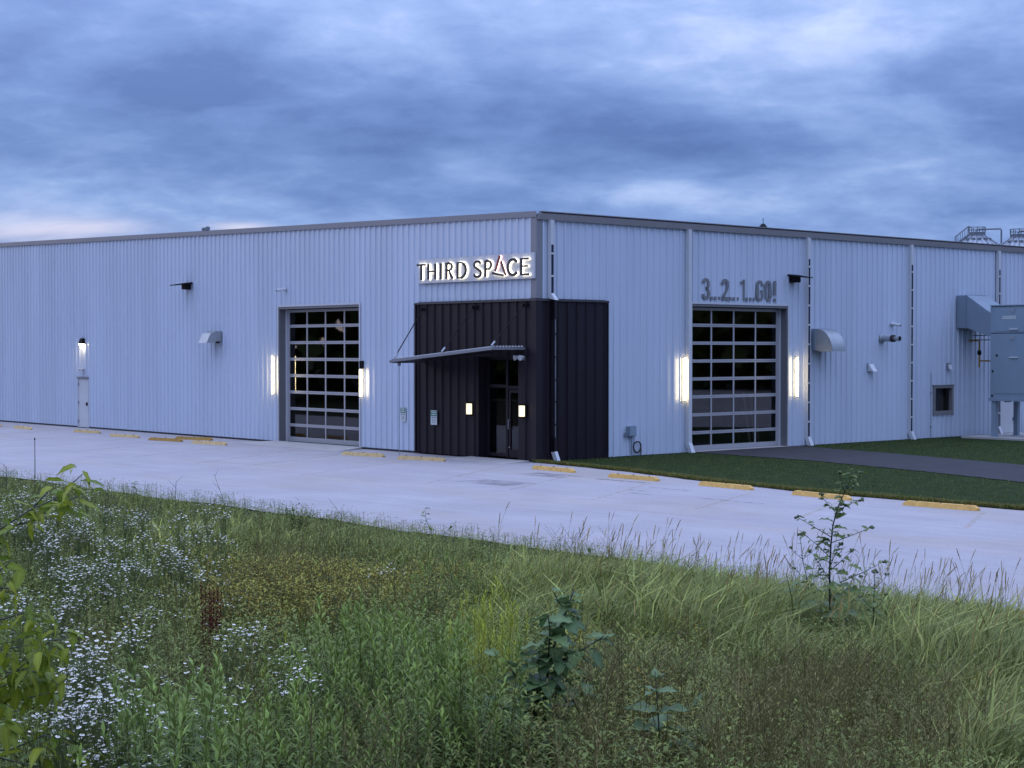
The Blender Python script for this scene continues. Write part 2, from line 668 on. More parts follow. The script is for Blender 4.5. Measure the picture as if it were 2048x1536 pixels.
PAINT = worn('worn_yellow_paint', (.62, .51, .36), .50, 6)
REPAIR = worn('grey_repair', (.25, .24, .25), .45, 1.5)
SCUFF = worn('dark_scuff', (.16, .15, .15), .48, 5)
lines = [((-4.2, 2.26), (-7.0, 7.2)), ((-.5, 1.7), (-4.2, 7.7)), ((-7.7, 3.0), (-10.3, 7.6)), ((-11.4, 3.3), (-13.3, 7.4)), ((-14.1, 3.3), (-15.9, 7.1)), ((-17.8, 3.4), (-19.3, 6.3)),
         ((3.0, 2.6), (.4, 8.3)), ((6.9, 2.4), (4.1, 8.2)), ((9.6, 2.4), (6.4, 8.0)), ((13.3, 2.4), (10.4, 7.9)), ((17, 2.4), (14.2, 7.9)), ((20.4, 2.4), (17.5, 7.8)), ((24.2, 2.3), (21.2, 7.6)), ((28, 2.3), (25, 7.5)), ((31.5, 2.3), (28.5, 7.3))]
for (s0, o0), (s1, o1) in lines:
    mb = MB()
    d = Vector((s1 - s0, o1 - o0)).normalized()
    n_ = Vector((-d.y, d.x)) * .055
    mb.quad(A(s0 + n_.x, o0 + n_.y, .004), A(s1 + n_.x, o1 + n_.y, .004), A(s1 - n_.x, o1 - n_.y, .004), A(s0 - n_.x, o0 - n_.y, .004))
    tag(obj('stall_line', mb, PAINT), kind='structure')
for (s, o, ws, wo, m) in [(-5.05, 6.0, .95, .62, REPAIR), (-4.1, 3.25, .9, .5, REPAIR)]:
    mb = MB()
    mb.quad(*[A(s + a * ws, o + b * wo, .005) for a, b in ((-1, -1), (1, -.9), (.95, 1), (-1.05, .9))])
    tag(obj('repair_patch', mb, m), kind='structure')
for (s, o, ws, wo) in [(-9.2, 5.0, .30, .06), (-9.9, 5.6, .34, .05), (-6.8, 3.2, .9, .12), (-12.5, 5.4, 1.0, .05), (-9.4, 4.1, .7, .06)]:
    mb = MB()
    mb.quad(*[A(s + a * ws, o + b * wo, .006) for a, b in ((-1, -1), (1, -.9), (.95, 1), (-1.05, .9))])
    tag(obj('tyre_scuff', mb, SCUFF), kind='structure')
# concrete apron at the garage door of the entrance front, entrance slab
mb = MB()
mb.prism([A(14.3, .03, -.02), A(8.9, .03, -.02), A(8.2, 1.5, -.02), A(15.2, 1.3, -.02)], [A(14.3, .03, .075), A(8.9, .03, .075), A(8.2, 1.5, .006), A(15.2, 1.3, .006)])
tag(obj('concrete_apron', mb, 'concrete'), kind='structure')
mb = MB()
mb.prism([A(2.9, .20, -.02), A(.1, .20, -.02), A(.0, 1.3, -.02), A(3.3, 1.2, -.02)], [A(2.9, .20, .05), A(.1, .20, .05), A(.0, 1.3, .006), A(3.3, 1.2, .006)])
tag(obj('entrance_slab', mb, 'concrete'), kind='structure')

# ------------------------------------------------------------------ the building
bld = thing('warehouse_building', A(0, 0, 0), 'long white ribbed metal building with a black clad entrance corner', 'building')
PITCH = .305


def rake(s):
    return 7.44 + .0222 * s


def siding(fr, s0, s1, zb, zt, material, name='wall_panel', pitch=PITCH, o=0.0, rib=.042, panel=3, prof=((0, 0), (.66, 0), (.74, 1), (.90, 1), (.98, 0))):
    """ribbed sheets, one object per sheet; zb, zt numbers or functions of s"""
    fb = zb if callable(zb) else (lambda s: zb)
    ft = zt if callable(zt) else (lambda s: zt)
    k = math.floor(s0 / (pitch * panel) + 1e-6)
    while k * pitch * panel < s1 - 1e-4:
        a, b = max(s0, k * pitch * panel), min(s1, (k + 1) * pitch * panel)
        k += 1
        if b - a < .01:
            continue
        P = []
        for q in range(int(a / pitch) - 1, int(b / pitch) + 2):
            P += [((q + u) * pitch, h * rib) for u, h in prof]

        def height(s):
            for i in range(len(P) - 1):
                if P[i][0] <= s <= P[i + 1][0]:
                    f = (s - P[i][0]) / max(1e-9, P[i + 1][0] - P[i][0])
                    return P[i][1] + f * (P[i + 1][1] - P[i][1])
            return 0
        ss = [(a, height(a))] + [p for p in P if a + 1e-4 < p[0] < b - 1e-4] + [(b, height(b))]
        mb = MB()
        for s, h in ss:
            mb.v += [fr(s, o + h, fb(s)), fr(s, o + h, ft(s))]
        mb.f = [(2 * i, 2 * i + 2, 2 * i + 3, 2 * i + 1) for i in range(len(ss) - 1)]
        obj(name, mb, material, bld)


BZ = .07
siding(A, .14, 5.80, 4.98, rake, 'siding')
siding(A, 5.80, 9.06, BZ, rake, 'siding')
siding(A, 9.06, 14.11, 4.99, rake, 'siding')
siding(A, 14.11, 29.0, BZ, rake, 'siding')
siding(A, 29.0, 29.97, 2.22, rake, 'siding')
siding(A, 29.97, 58, BZ, rake, 'siding')
BT = 7.46
siding(B, .14, 2.92, 4.98, BT, 'siding')
siding(B, 2.92, 6.88, .03, BT, 'siding')
siding(B, 6.88, 11.84, 4.95, BT, 'siding')
siding(B, 11.84, 20.54, .03, BT, 'siding')
siding(B, 20.54, 21.86, .03, .90, 'siding')
siding(B, 20.54, 21.86, 2.01, BT, 'siding')
siding(B, 21.86, 25.16, .03, BT, 'siding')
siding(B, 25.16, 26.22, 2.2, BT, 'siding')
siding(B, 26.22, 40, .03, BT, 'siding')
# inner liner, back walls and roof close the volume
mb = MB()
for (s0, s1, z0, z1) in [(0, 9.06, 0, 8), (9.06, 14.11, 4.95, 8), (14.11, 58, 0, 8)]:
    if s0 == 0:
        mb.quad(A(2.70, -.42, 0), A(9.06, -.42, 0), A(9.06, -.42, 7.4), A(2.70, -.42, 7.4))
        mb.quad(A(.03, -.42, 3.3), A(2.70, -.42, 3.3), A(2.70, -.42, 7.4), A(.03, -.42, 7.4))
    else:
        mb.quad(A(s0, -.42, z0), A(s1, -.42, z0), A(s1, -.42, 7.4), A(s0, -.42, 7.4))
for (s0, s1, z0, z1) in [(.42, 6.88, 0, 7.4), (6.88, 11.84, 4.95, 7.4), (11.84, 20.54, 0, 7.4), (20.54, 21.86, 0, .88), (20.54, 21.86, 2.05, 7.4), (21.86, 40, 0, 7.4)]:
    mb.quad(B(s0, -.42, z0), B(s1, -.42, z0), B(s1, -.42, z1), B(s0, -.42, z1))
P4 = [A(58, -.42, 0), (A(58, 0, 0)[0] + DB[0] * 40, A(58, 0, 0)[1] + DB[1] * 40, 0), B(40, -.42, 0)]
for a, b in ((P4[0], P4[1]), (P4[1], P4[2])):
    za = 7.45 + .0222 * 58 if a is not P4[2] else 7.45
    zb_ = 7.45 + .0222 * 58 if b is not P4[2] else 7.45
    mb.quad((a[0], a[1], 0), (b[0], b[1], 0), (b[0], b[1], zb_), (a[0], a[1], za))
obj('inner_liner', mb, 'interior', bld)
mb = MB()
cnr = B(40, .12, 7.5)
mb.quad(B(.0, .10, 7.50), B(40, .10, 7.50), (A(58, 0, 0)[0] + DB[0] * 40, A(58, 0, 0)[1] + DB[1] * 40, 7.5 + 58 * .0222), A(58, -.02, 7.5 + 58 * .0222))
mb.quad(B(.0, -.3, 7.38), B(40, -.3, 7.38), (A(58, 0, 0)[0] + DB[0] * 40, A(58, 0, 0)[1] + DB[1] * 40, 7.38 + 58 * .0222), A(58, -.3, 7.38 + 58 * .0222))
obj('roof', mb, 'roof', bld)
mb = MB()
mb.quad(A(58, -.45, .02), B(40, -.45, .02), (A(58, 0, 0)[0] + DB[0] * 40, A(58, 0, 0)[1] + DB[1] * 40, .02), A(57, -2, .02))
mb.quad(A(.4, -.45, .02), A(58, -.45, .02), (A(58, 0, 0)[0] + DB[0] * 39, A(58, 0, 0)[1] + DB[1] * 39, .02), B(39, -.45, .02))
mb.f.pop(0)
mb.v = mb.v[4:]
mb.f = [(0, 1, 2, 3)]
obj('interior_floor', mb, 'interior', bld)
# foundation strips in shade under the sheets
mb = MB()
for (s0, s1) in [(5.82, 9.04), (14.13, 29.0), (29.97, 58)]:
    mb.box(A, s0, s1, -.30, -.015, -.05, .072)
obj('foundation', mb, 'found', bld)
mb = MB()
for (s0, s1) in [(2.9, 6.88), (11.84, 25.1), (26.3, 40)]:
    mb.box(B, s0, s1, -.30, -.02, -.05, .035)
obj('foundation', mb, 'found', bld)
mb = MB()
mb.prism([A(0.0, .0, 7.44), A(58, .0, 7.44 + 58 * .0222), A(58, .07, 7.44 + 58 * .0222), A(-.07, .07, 7.44)],
         [A(0.0, .0, 7.62), A(58, .0, 7.62 + 58 * .0222), A(58, .07, 7.62 + 58 * .0222), A(-.07, .07, 7.62)])
obj('rake_trim', mb, 'trim', bld)
mb = MB()
for (o0, o1, o2, z0, z1) in [(.02, .10, .15, 7.37, 7.55)]:
    a = [B(-.02, o0, z0), B(-.02, o1, z0), B(-.02, o2, z1), B(-.02, o2 - .02, z1 + .02), B(-.02, o0, z1 - .02)]
    b = [B(40, o0, z0), B(40, o1, z0), B(40, o2, z1), B(40, o2 - .02, z1 + .02), B(40, o0, z1 - .02)]
    mb.prism(a, b)
obj('gutter', mb, 'gutter', bld)
mb = MB()
mb.box(B, .10, 40, .0, .155, 7.572, 7.60)
obj('roof_edge', mb, 'found', bld)
mb = MB()
mb.box(B, .08, 40, .0, .175, 7.602, 7.625)
obj('roof_edge', mb, 'gutter', bld)
mb = MB()
mb.prism([A(.20, .0, 4.98), A(.20, .045, 4.98), A(-.045, .045, 4.98), B(.20, .045, 4.98), B(.20, .0, 4.98), A(0, 0, 4.98)],
         [A(.20, .0, 7.45), A(.20, .045, 7.45), A(-.045, .045, 7.45), B(.20, .045, 7.45), B(.20, .0, 7.45), A(0, 0, 7.45)])
obj('corner_trim', mb, 'trim', bld)
# black entrance cladding, standing a hand's width proud
DPR = ((0, 0), (.80, 0), (.86, 1), (.94, 1), (1.0, 0))
DO = .12
kw = dict(name='cladding_panel', pitch=.405, o=DO, rib=.045, panel=1, prof=DPR)
siding(A, -.10, .64, .04, 4.90, 'dark', **kw)
siding(A, .64, 2.66, 3.27, 4.90, 'dark', **kw)
siding(A, 2.66, 5.76, .04, 4.90, 'dark', **kw)
siding(B, -.10, 2.86, .02, 4.90, 'dark', **kw)
mb = MB()
mb.prism([A(5.82, .0, 4.90), A(5.82, DO + .07, 4.90), A(-DO - .07, DO + .07, 4.90), B(2.92, DO + .07, 4.90), B(2.92, .0, 4.90), A(0, 0, 4.90)],
         [A(5.82, .0, 4.97), A(5.82, DO + .05, 4.95), A(-DO - .05, DO + .05, 4.95), B(2.92, DO + .05, 4.95), B(2.92, .0, 4.97), A(0, 0, 4.97)])
obj('cladding_cap', mb, 'dark_trim', bld)
mb = MB()
mb.box(A, 5.755, 5.81, .0, DO + .05, .04, 4.90)
obj('cladding_end_trim', mb, 'dark_trim', bld)
mb = MB()
mb.box(B, 2.858, 2.91, .0, DO + .05, .02, 4.90)
obj('cladding_end_trim', mb, 'dark_trim', bld)
mb = MB()
h = DO + .052
mb.prism([A(.07, DO, .03), A(.07, h, .03), A(-h, h, .03), B(.07, h, .03), B(.07, DO, .03), A(-DO, DO, .03)],
         [A(.07, DO, 4.9), A(.07, h, 4.9), A(-h, h, 4.9), B(.07, h, 4.9), B(.07, DO, 4.9), A(-DO, DO, 4.9)])
obj('cladding_corner', mb, 'dark_trim', bld)


# sectional glass doors: eight sections of four panes
def garage_door(fr, s0, s1, zt, o, z0):
    mb = MB()
    n, mfr = 8, .085
    W_ = (s1 - s0)
    H = (zt - z0)
    sh = H / n
    st = [s0 + .14 + (W_ - .28) * k / 4 for k in range(5)]
    mb.box(fr, s0, s0 + .14 - .03, o - .05, o, z0, zt)
    mb.box(fr, s1 - .14 + .03, s1, o - .05, o, z0, zt)
    for k in range(n):
        a, b = z0 + k * sh, z0 + (k + 1) * sh
        lo = a + (.17 if k == 0 else mfr * .62)
        hi = b - (.10 if k == n - 1 else mfr * .62)
        mb.box(fr, s0 + .111, s1 - .111, o - .045, o - .002, a + .004, lo)
        mb.box(fr, s0 + .111, s1 - .111, o - .045, o - .002, hi, b - .004)
        for q in st:
            mb.box(fr, q - .032, q + .032, o - .043, o - .005, lo, hi)
    d = obj('garage_door', mb, 'alu', bld)
    for k in range(n):
        a, b = z0 + k * sh, z0 + (k + 1) * sh
        lo = a + (.17 if k == 0 else mfr * .62)
        hi = b - (.10 if k == n - 1 else mfr * .62)
        for q in range(4):
            pane(fr, st[q] + .03, st[q + 1] - .03, o - .025, lo - .01, hi + .01, 'glass', d)
    return d


garage_door(A, 9.13, 14.04, 4.88, -.30, .06)
garage_door(B, 6.95, 11.77, 4.84, -.30, .04)
for fr, s0, s1, zt in ((A, 9.06, 14.11, 4.99), (B, 6.88, 11.84, 4.95)):
    j = MB()
    j.box(fr, s0, s0 + .05, -.42, .022, .0, zt)
    j.box(fr, s1 - .05, s1, -.42, .022, .0, zt)
    j.box(fr, s0 + .05, s1 - .05, -.42, .022, zt - .09, zt)
    obj('door_jamb', j, 'jamb', bld)
    j = MB()
    j.box(fr, s0 - .05, s0 + .012, .024, .046, .05, zt + .05)
    j.box(fr, s1 - .012, s1 + .05, .024, .046, .05, zt + .05)
    j.box(fr, s0 + .012, s1 - .012, .024, .046, zt - .01, zt + .05)
    obj('door_casing', j, 'white', bld)
    j = MB()
    j.box(fr, s0 + .052, s0 + .12, -.295, -.255, .04, zt - .09)
    j.box(fr, s1 - .12, s1 - .052, -.295, -.255, .04, zt - .09)
    obj('door_track', j, 'white', bld)
mb = MB()
mb.box(B, 6.9, 11.82, -.25, .12, -.02, .045)
obj('door_sill', mb, 'concrete', bld)

# entrance storefront
OI = -.26
mb = MB()
mb.box(A, 2.60, 2.66, OI - .06, DO, .05, 3.27)
mb.box(A, .64, .70, OI - .06, DO, .05, 3.27)
mb.box(A, .70, 2.60, OI - .06, DO, 3.20, 3.27)
for s in (2.52, 1.61, .74):
    mb.box(A, s - .05, s + .05, OI - .05, OI + .05, .05, 3.20)
for z in (.13, 2.28, 3.15):
    mb.box(A, 1.66, 2.47, OI - .04, OI + .04, z - .05, z + .05)
mb.box(A, .79, 1.56, OI - .04, OI + .04, 2.20, 2.30)
mb.box(A, .79, 1.56, OI - .04, OI + .04, 3.10, 3.20)
sf = obj('entrance_frame', mb, 'dark_trim', bld)
for (s0, s1, z0, z1) in [(1.66, 2.47, .18, 2.23), (1.66, 2.47, 2.33, 3.10), (.79, 1.56, 2.30, 3.10)]:
    pane(A, s0, s1, OI, z0, z1, 'glass_dark', sf)
mb = MB()
for (s0, s1, z0, z1) in [(.80, .90, .06, 2.18), (1.46, 1.55, .06, 2.18), (.90, 1.46, 2.08, 2.18), (.90, 1.46, .06, .32)]:
    mb.box(A, s0, s1, OI - .025, OI + .03, z0, z1)
dr = obj('entrance_door', mb, 'dark_trim', bld)
pane(A, .90, 1.46, OI, .32, 2.08, 'glass_dark', dr)
p = MB()
p.tube([A(1.50, OI + .03, .95), A(1.50, OI + .09, .95), A(1.50, OI + .09, 1.25), A(1.50, OI + .03, 1.25)], .012)
p.disc_stack(lambda x, y, z: A(1.50 + x, OI + .035 + z, .38 + y), [(.025, 0), (.02, .02)], 8)
obj('door_pull', p, 'alu', dr)

# side door of the entrance front (far left)
mb = MB()
mb.box(A, 29.03, 29.94, -.05, .02, .03, 2.16)
md = obj('side_door', mb, 'white', bld)
p = MB()
p.box(A, 28.98, 29.035, -.05, .05, .02, 2.22)
p.box(A, 29.935, 29.99, -.05, .05, .02, 2.22)
obj('door_frame', p, 'white', md)
p = MB()
p.box(A, 28.96, 30.0, .0, .085, 2.17, 2.235)
obj('drip_cap', p, 'trim', md)
p = MB()
p.box(A, 29.08, 29.15, .02, .09, .98, 1.12)
obj('handle', p, 'black', md)
for z in (.28, 1.1, 1.9):
    p = MB()
    p.box(A, 29.91, 29.955, .02, .055, z - .07, z + .07)
    obj('hinge', p, 'trim', md)
mb = MB()
mb.box(A, 28.95, 30.02, -.10, .05, -.01, .03)
obj('door_sill', mb, 'found', bld)
# window and service door of the side wall
mb = MB()
for (s0, s1, z0, z1) in [(20.54, 20.65, .90, 2.02), (21.75, 21.86, .90, 2.02), (20.65, 21.75, 1.93, 2.02), (20.65, 21.75, .90, 1.05)]:
    mb.box(B, s0, s1, -.12, .06, z0, z1)
wf = obj('window', mb, 'window_frame', bld)
p = MB()
p.quad(B(20.65, -.09, 1.05), B(21.75, -.09, 1.05), B(21.75, -.09, 1.93), B(20.65, -.09, 1.93))
obj('pane', p, 'glass', wf)
p = MB()
p.quad(B(20.80, -.32, .95), B(21.72, -.32, .95), B(21.72, -.32, 2.0), B(20.80, -.32, 2.0))
obj('pane_backing', p, mat('backing_grey', (.36, .31, .33), .8), wf)  # added panel; its grey stands for the pane's reflection and paler interior
p = MB()
p.box(B, 20.5, 21.9, .0, .08, 2.022, 2.06)
obj('drip_cap', p, 'window_frame', wf)
mb = MB()
mb.box(B, 25.2, 26.18, -.05, .02, .06, 2.16)
sd = obj('service_door', mb, 'white', bld)
p = MB()
p.box(B, 25.45, 25.95, .021, .03, 1.30, 1.95)
obj('door_window', p, 'black', sd)
p = MB()
p.box(B, 26.07, 26.14, .02, .08, .55, .66)
obj('handle', p, 'black', sd)
mb = MB()
mb.box(B, 25.0, 26.4, .0, .9, -.02, .05)
obj('door_sill', mb, 'concrete', bld)


# open-faced downspouts on the side wall, one per bay
def downspout(s, slotted, top, bot, dark_below=None):
    wd, dp = .145, .14
    mb = MB()
    o0 = .035
    if slotted:
        mb.box(B, s - wd / 2, s - wd / 2 + .018, o0, o0 + dp, bot, top)
        mb.box(B, s + wd / 2 - .018, s + wd / 2, o0, o0 + dp, bot, top)
        mb.box(B, s - wd / 2 + .018, s + wd / 2 - .018, o0, o0 + .02, bot, top - .75)
        mb.box(B, s - wd / 2 + .018, s + wd / 2 - .018, o0, o0 + dp - .004, top - .75, top)
    else:
        mb.box(B, s - wd / 2, s + wd / 2, o0, o0 + dp, bot, top)
    d = obj('downspout', mb, 'white', bld)
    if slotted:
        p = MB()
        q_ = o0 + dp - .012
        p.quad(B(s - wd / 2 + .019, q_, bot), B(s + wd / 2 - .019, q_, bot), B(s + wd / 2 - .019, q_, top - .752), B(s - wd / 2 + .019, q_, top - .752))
        obj('channel_floor', p, 'slot', d)  # dark sheet near the mouth; its navy paints in the channel's inner shade
        z = top - 1.02
        while z > bot + .15:
            p = MB()
            p.box(B, s - wd / 2 - .012, s + wd / 2 + .012, o0 + dp, o0 + dp + .012, z - .03, z + .03)
            obj('strap', p, 'white', d)
            z -= .685
    if bot < .5:
        p = MB()
        p.prism([B(s - wd / 2 - .01, o0 + .16, .03), B(s + wd / 2 + .01, o0 + .16, .03), B(s + wd / 2 + .01, o0 + .30, .03), B(s - wd / 2 - .01, o0 + .30, .03)],
                [B(s - wd / 2 - .01, o0 - .01, bot + .02), B(s + wd / 2 + .01, o0 - .01, bot + .02), B(s + wd / 2 + .01, o0 + dp + .02, bot + .04), B(s - wd / 2 - .01, o0 + dp + .02, bot + .04)])
        obj('shoe', p, 'white', d)
    return d


for i, s in enumerate((6.66, 12.83, 18.95, 24.85, 31.0, 37.1)):
    downspout(s, i != 0, 7.37, .30)
d = downspout(.50, True, 7.37, 5.12)
p = MB()
p.prism([B(.43, .03, 4.99), B(.57, .03, 4.99), B(.57, .37, 4.93), B(.43, .37, 4.93)], [B(.43, .03, 5.14), B(.57, .03, 5.14), B(.57, .19, 5.14), B(.43, .19, 5.14)])
obj('offset_elbow', p, 'white', d)
mb = MB()
mb.box(B, .44, .465, DO + .05, DO + .21, .30, 4.93)
mb.box(B, .535, .56, DO + .05, DO + .21, .30, 4.93)
mb.box(B, .44, .56, DO + .045, DO + .06, .30, 4.93)
mb.box(B, .44, .56, DO + .05, DO + .215, 4.35, 4.93)
mb.box(B, .44, .56, DO + .05, DO + .215, .30, .75)
bd = obj('downspout', mb, 'dark_trim', bld, label='black painted lower run of the corner downspout')
p = MB()
p.box(B, .466, .534, DO + .09, DO + .18, .75, 4.35)
obj('channel_floor', p, 'galv', bd)
for z in (1.15, 1.85, 2.5, 3.2, 3.9):
    p = MB()
    p.box(B, .43, .57, DO + .205, DO + .22, z - .02, z + .02)
    obj('strap', p, 'dark_trim', bd)
p = MB()
p.prism([B(.44, DO + .2, .02), B(.56, DO + .2, .02), B(.56, DO + .36, .02), B(.44, DO + .36, .02)], [B(.44, DO + .05, .30), B(.56, DO + .05, .30), B(.56, DO + .215, .32), B(.44, DO + .215, .32)])
obj('shoe', p, 'white', bd)

# things on the roof
t = thing('roof_vent', A(21.2, -1.2, 7.9), 'small grey double stub vent on the roof edge of the left front', 'roof vent')
for ds, hh in ((0, .45), (.28, .42)):
    p = MB()
    p.disc_stack(lambda x, y, z: A(21.1 + ds + x, -1.2 + y, 7.9 + z), [(.06, 0), (.06, hh * .75), (.10, hh * .75), (.10, hh), (.04, hh + .04)], 8)
    obj('vent_stub', p, 'silo_dark', t)
t = thing('roof_vent', B(11.7, -1.0, 7.5), 'small dark vent with a thin mast on the roof of the side wall', 'roof vent')
p = MB()
p.disc_stack(lambda x, y, z: B(11.7 + x, -1.0 + y, 7.5 + z), [(.16, 0), (.16, .24), (.07, .36), (.02, .38)], 8)
obj('vent_body', p, 'black', t)
p = MB()
p.tube([B(11.7, -1.0, 7.85), B(11.7, -1.0, 8.08)], .012)
obj('mast', p, 'black', t)

# a few things just inside the side garage door, seen through the glass
t = thing('storage_cabinet', B(10.4, -1.6, .02), 'black cabinet standing inside the side garage door', 'cabinet')
p = MB()
p.box(B, 10.0, 10.9, -2.0, -1.3, .02, 1.75)
obj('body', p, 'black', t)
p = MB()
p.box(B, 9.95, 10.95, -2.05, -1.25, 1.75, 1.80)
obj('top', p, 'black', t)
for k, (s, ln, lean) in enumerate([(11.0, 1.9, .10), (11.25, 1.8, .25), (11.45, 1.7, .35)]):
    p = MB()
    p.prism([B(s, -1.0, .03), B(s + .10, -1.0, .03), B(s + .10, -1.04, .03), B(s, -1.04, .03)], [B(s + lean, -1.4, ln), B(s + lean + .10, -1.4, ln), B(s + lean + .10, -1.44, ln), B(s + lean, -1.44, ln)])
    tag(obj('leaning_board', p, 'wood'), ['pale board leaning upright beside the cabinet inside the side garage door', 'middle pale board leaning inside the side garage door', 'most slanted pale board leaning inside the side garage door'][k], 'board', 'boards leaning inside the garage door')

# ------------------------------------------------------------------ halo-lit sign on the entrance front
t = thing('sign', A(2.8, .08, 5.59), 'grey sign board with back-lit dark letters reading THIRD SPACE above the entrance', 'sign')
p = MB()
p.box(A, -.02, 5.65, .05, .11, 5.585, 6.375)
obj('sign_board', p, 'panel', t)
ZL, ZH = 5.69, 6.205


def cap(c):
    """strokes in a unit box, thick list per stroke"""
    w = .105
    if c == 'T':
        return [([(.0, .965), (1, .965)], [.07, .055]), ([(.5, 1), (.5, 0)], [.085, .10])]
    if c == 'H':
        return [([(.09, 1), (.09, 0)], [.10, .085]), ([(.91, 1), (.91, 0)], [.10, .085]), ([(.14, .52), (.86, .52)], .055)]
    if c == 'I':
        return [([(.5, 1), (.5, 0)], [.10, .085])]
    if c == 'R':
        return [([(.10, 1), (.10, 0)], [.10, .085]), ([(.12, .968), (.45, .965)] + arc(.45, .75, .40, .215, 90, -90, 8) + [(.15, .535)], .06), ([(.42, .53), (.66, .25), (.93, .01)], [.06, .085, .09])]
    if c == 'D':
        return [([(.08, 1), (.08, 0)], [.10, .085]), ([(.10, .968), (.38, .965)] + arc(.38, .5, .55, .465, 80, -80, 12) + [(.38, .035), (.10, .032)], [.05] * 4 + [.085] * 11 + [.05] * 2)]
    if c == 'S':
        return [([(.90, .86)] + arc(.50, .755, .40, .215, 40, 210, 8) + [(.36, .585), (.66, .45)] + arc(.50, .25, .42, .225, 35, -150, 8) + [(.04, .15)], [.05] + [.075] * 19 + [.09])]
    if c == 'P':
        return [([(.10, 1), (.10, 0)], [.10, .085]), ([(.12, .968), (.45, .965)] + arc(.45, .72, .42, .245, 90, -90, 8) + [(.15, .475)], .06)]
    if c == 'C':
        return [([(.97, .85)] + arc(.56, .5, .48, .465, 48, 312, 16) + [(.97, .13)], [.06] + [.085] * 17 + [.06])]
    if c == 'E':
        return [([(.10, 1), (.10, 0)], [.10, .085]), ([(.12, .965), (.95, .965)], .058), ([(.12, .53), (.85, .53)], .05), ([(.12, .035), (1, .035)], .062)]


def letter(c, sl, sr):
    H, Wd = ZH - ZL, sl - sr
    fr = lambda u, o, z: A(sl - u, o, z)
    body, glow = MB(), MB()
    for pts, wd in cap(c):
        P = [(x * Wd, ZL + y * H) for x, y in pts]
        ws = [wd] * len(P) if not isinstance(wd, list) else (wd + [wd[-1]] * len(P))[:len(P)]
        add_stroke(body, fr, P, ws, .165, .205)
        add_stroke(glow, fr, P, [x * .8 for x in ws], .140, .160)
    b = obj('letter', body, 'letter', t)
    obj('letter_led', glow, 'halo', b)


for c, a, b in [('T', 5.64, 5.19), ('H', 5.08, 4.64), ('I', 4.45, 4.34), ('R', 4.14, 3.76), ('D', 3.58, 3.10), ('S', 2.76, 2.36), ('P', 2.21, 1.84), ('C', 1.15, .66), ('E', .53, .13)]:
    letter(c, a, b)
for a, b, m, wd in [((1.49, 6.33), (1.70, 5.86), 'letter_red', [.075, .06]), ((1.44, 6.15), (1.21, 5.71), 'letter_brown', [.075, .06]), ((1.85, 5.80), (1.31, 5.71), 'letter', [.075, .06])]:
    body, glow = MB(), MB()
    fr = lambda u, o, z: A(-u, o, z)
    add_stroke(body, fr, [(-a[0], a[1]), (-b[0], b[1])], wd, .165, .205)
    add_stroke(glow, fr, [(-a[0], a[1]), (-b[0], b[1])], [.06, .05], .140, .160)
    bo = obj('letter', body, m, t)
    obj('letter_led', glow, 'halo_red' if m != 'letter' else 'halo', bo)

# ------------------------------------------------------------------ 3...2...1...GO! over the side garage door
t = thing('wall_lettering', B(9.3, .03, 5.08), 'grey block lettering reading 3...2...1...GO! above the side garage door', 'lettering')
GZ, GH, GW = 5.085, .72, .112


def gl(strokes, s0, wd=GW, o1=.055):
    p = MB()
    fr = lambda u, o, z: B(s0 + u, o, z)
    for pts in strokes:
        add_stroke(p, fr, [(x, GZ + y) for x, y in pts], wd, .034, o1)
    obj('letter', p, 'steel_letter', t)


wl = .36
gl([[(.06, .56)] + arc(wl / 2, .56, .12, .105, 180, 0, 8)[0:] + [(.30, .46), (.24, .385), (.16, .375)], [(.16, .375), (.25, .36), (.30, .28), (.30, .16)] + arc(wl / 2, .16, .12, .105, 0, -180, 8) + [(.06, .19)]], 7.38)
gl([[(.06, .53), (.06, .56)] + arc(wl / 2, .56, .12, .105, 180, 0, 8) + [(.30, .47), (.27, .38), (.12, .16), (.065, .058)], [(.01, .058), (.36, .058)]], 8.34)
gl([[(.17, .72), (.17, 0)], [(.03, .60), (.12, .62), (.17, .66)]], 9.29)
gl([[(.30, .52), (.30, .56)] + arc(wl / 2, .56, .12, .105, 0, 180, 8) + [(.06, .16)] + arc(wl / 2, .16, .12, .105, 180, 360, 8) + [(.30, .33), (.19, .33)]], 10.12)
gl([[(.06, .36), (.06, .56)] + arc(wl / 2, .56, .12, .105, 180, 0, 8) + [(.30, .16)] + arc(wl / 2, .16, .12, .105, 0, -180, 8) + [(.06, .37)]], 10.56)
gl([[(.08, .72), (.08, .22)], [(.08, .11), (.08, 0)]], 11.02)
for s in (7.78, 7.97, 8.15, 8.72, 8.90, 9.10, 9.57, 9.75, 9.94):
    gl([[(.058, .115), (.058, 0)]], s, .10)


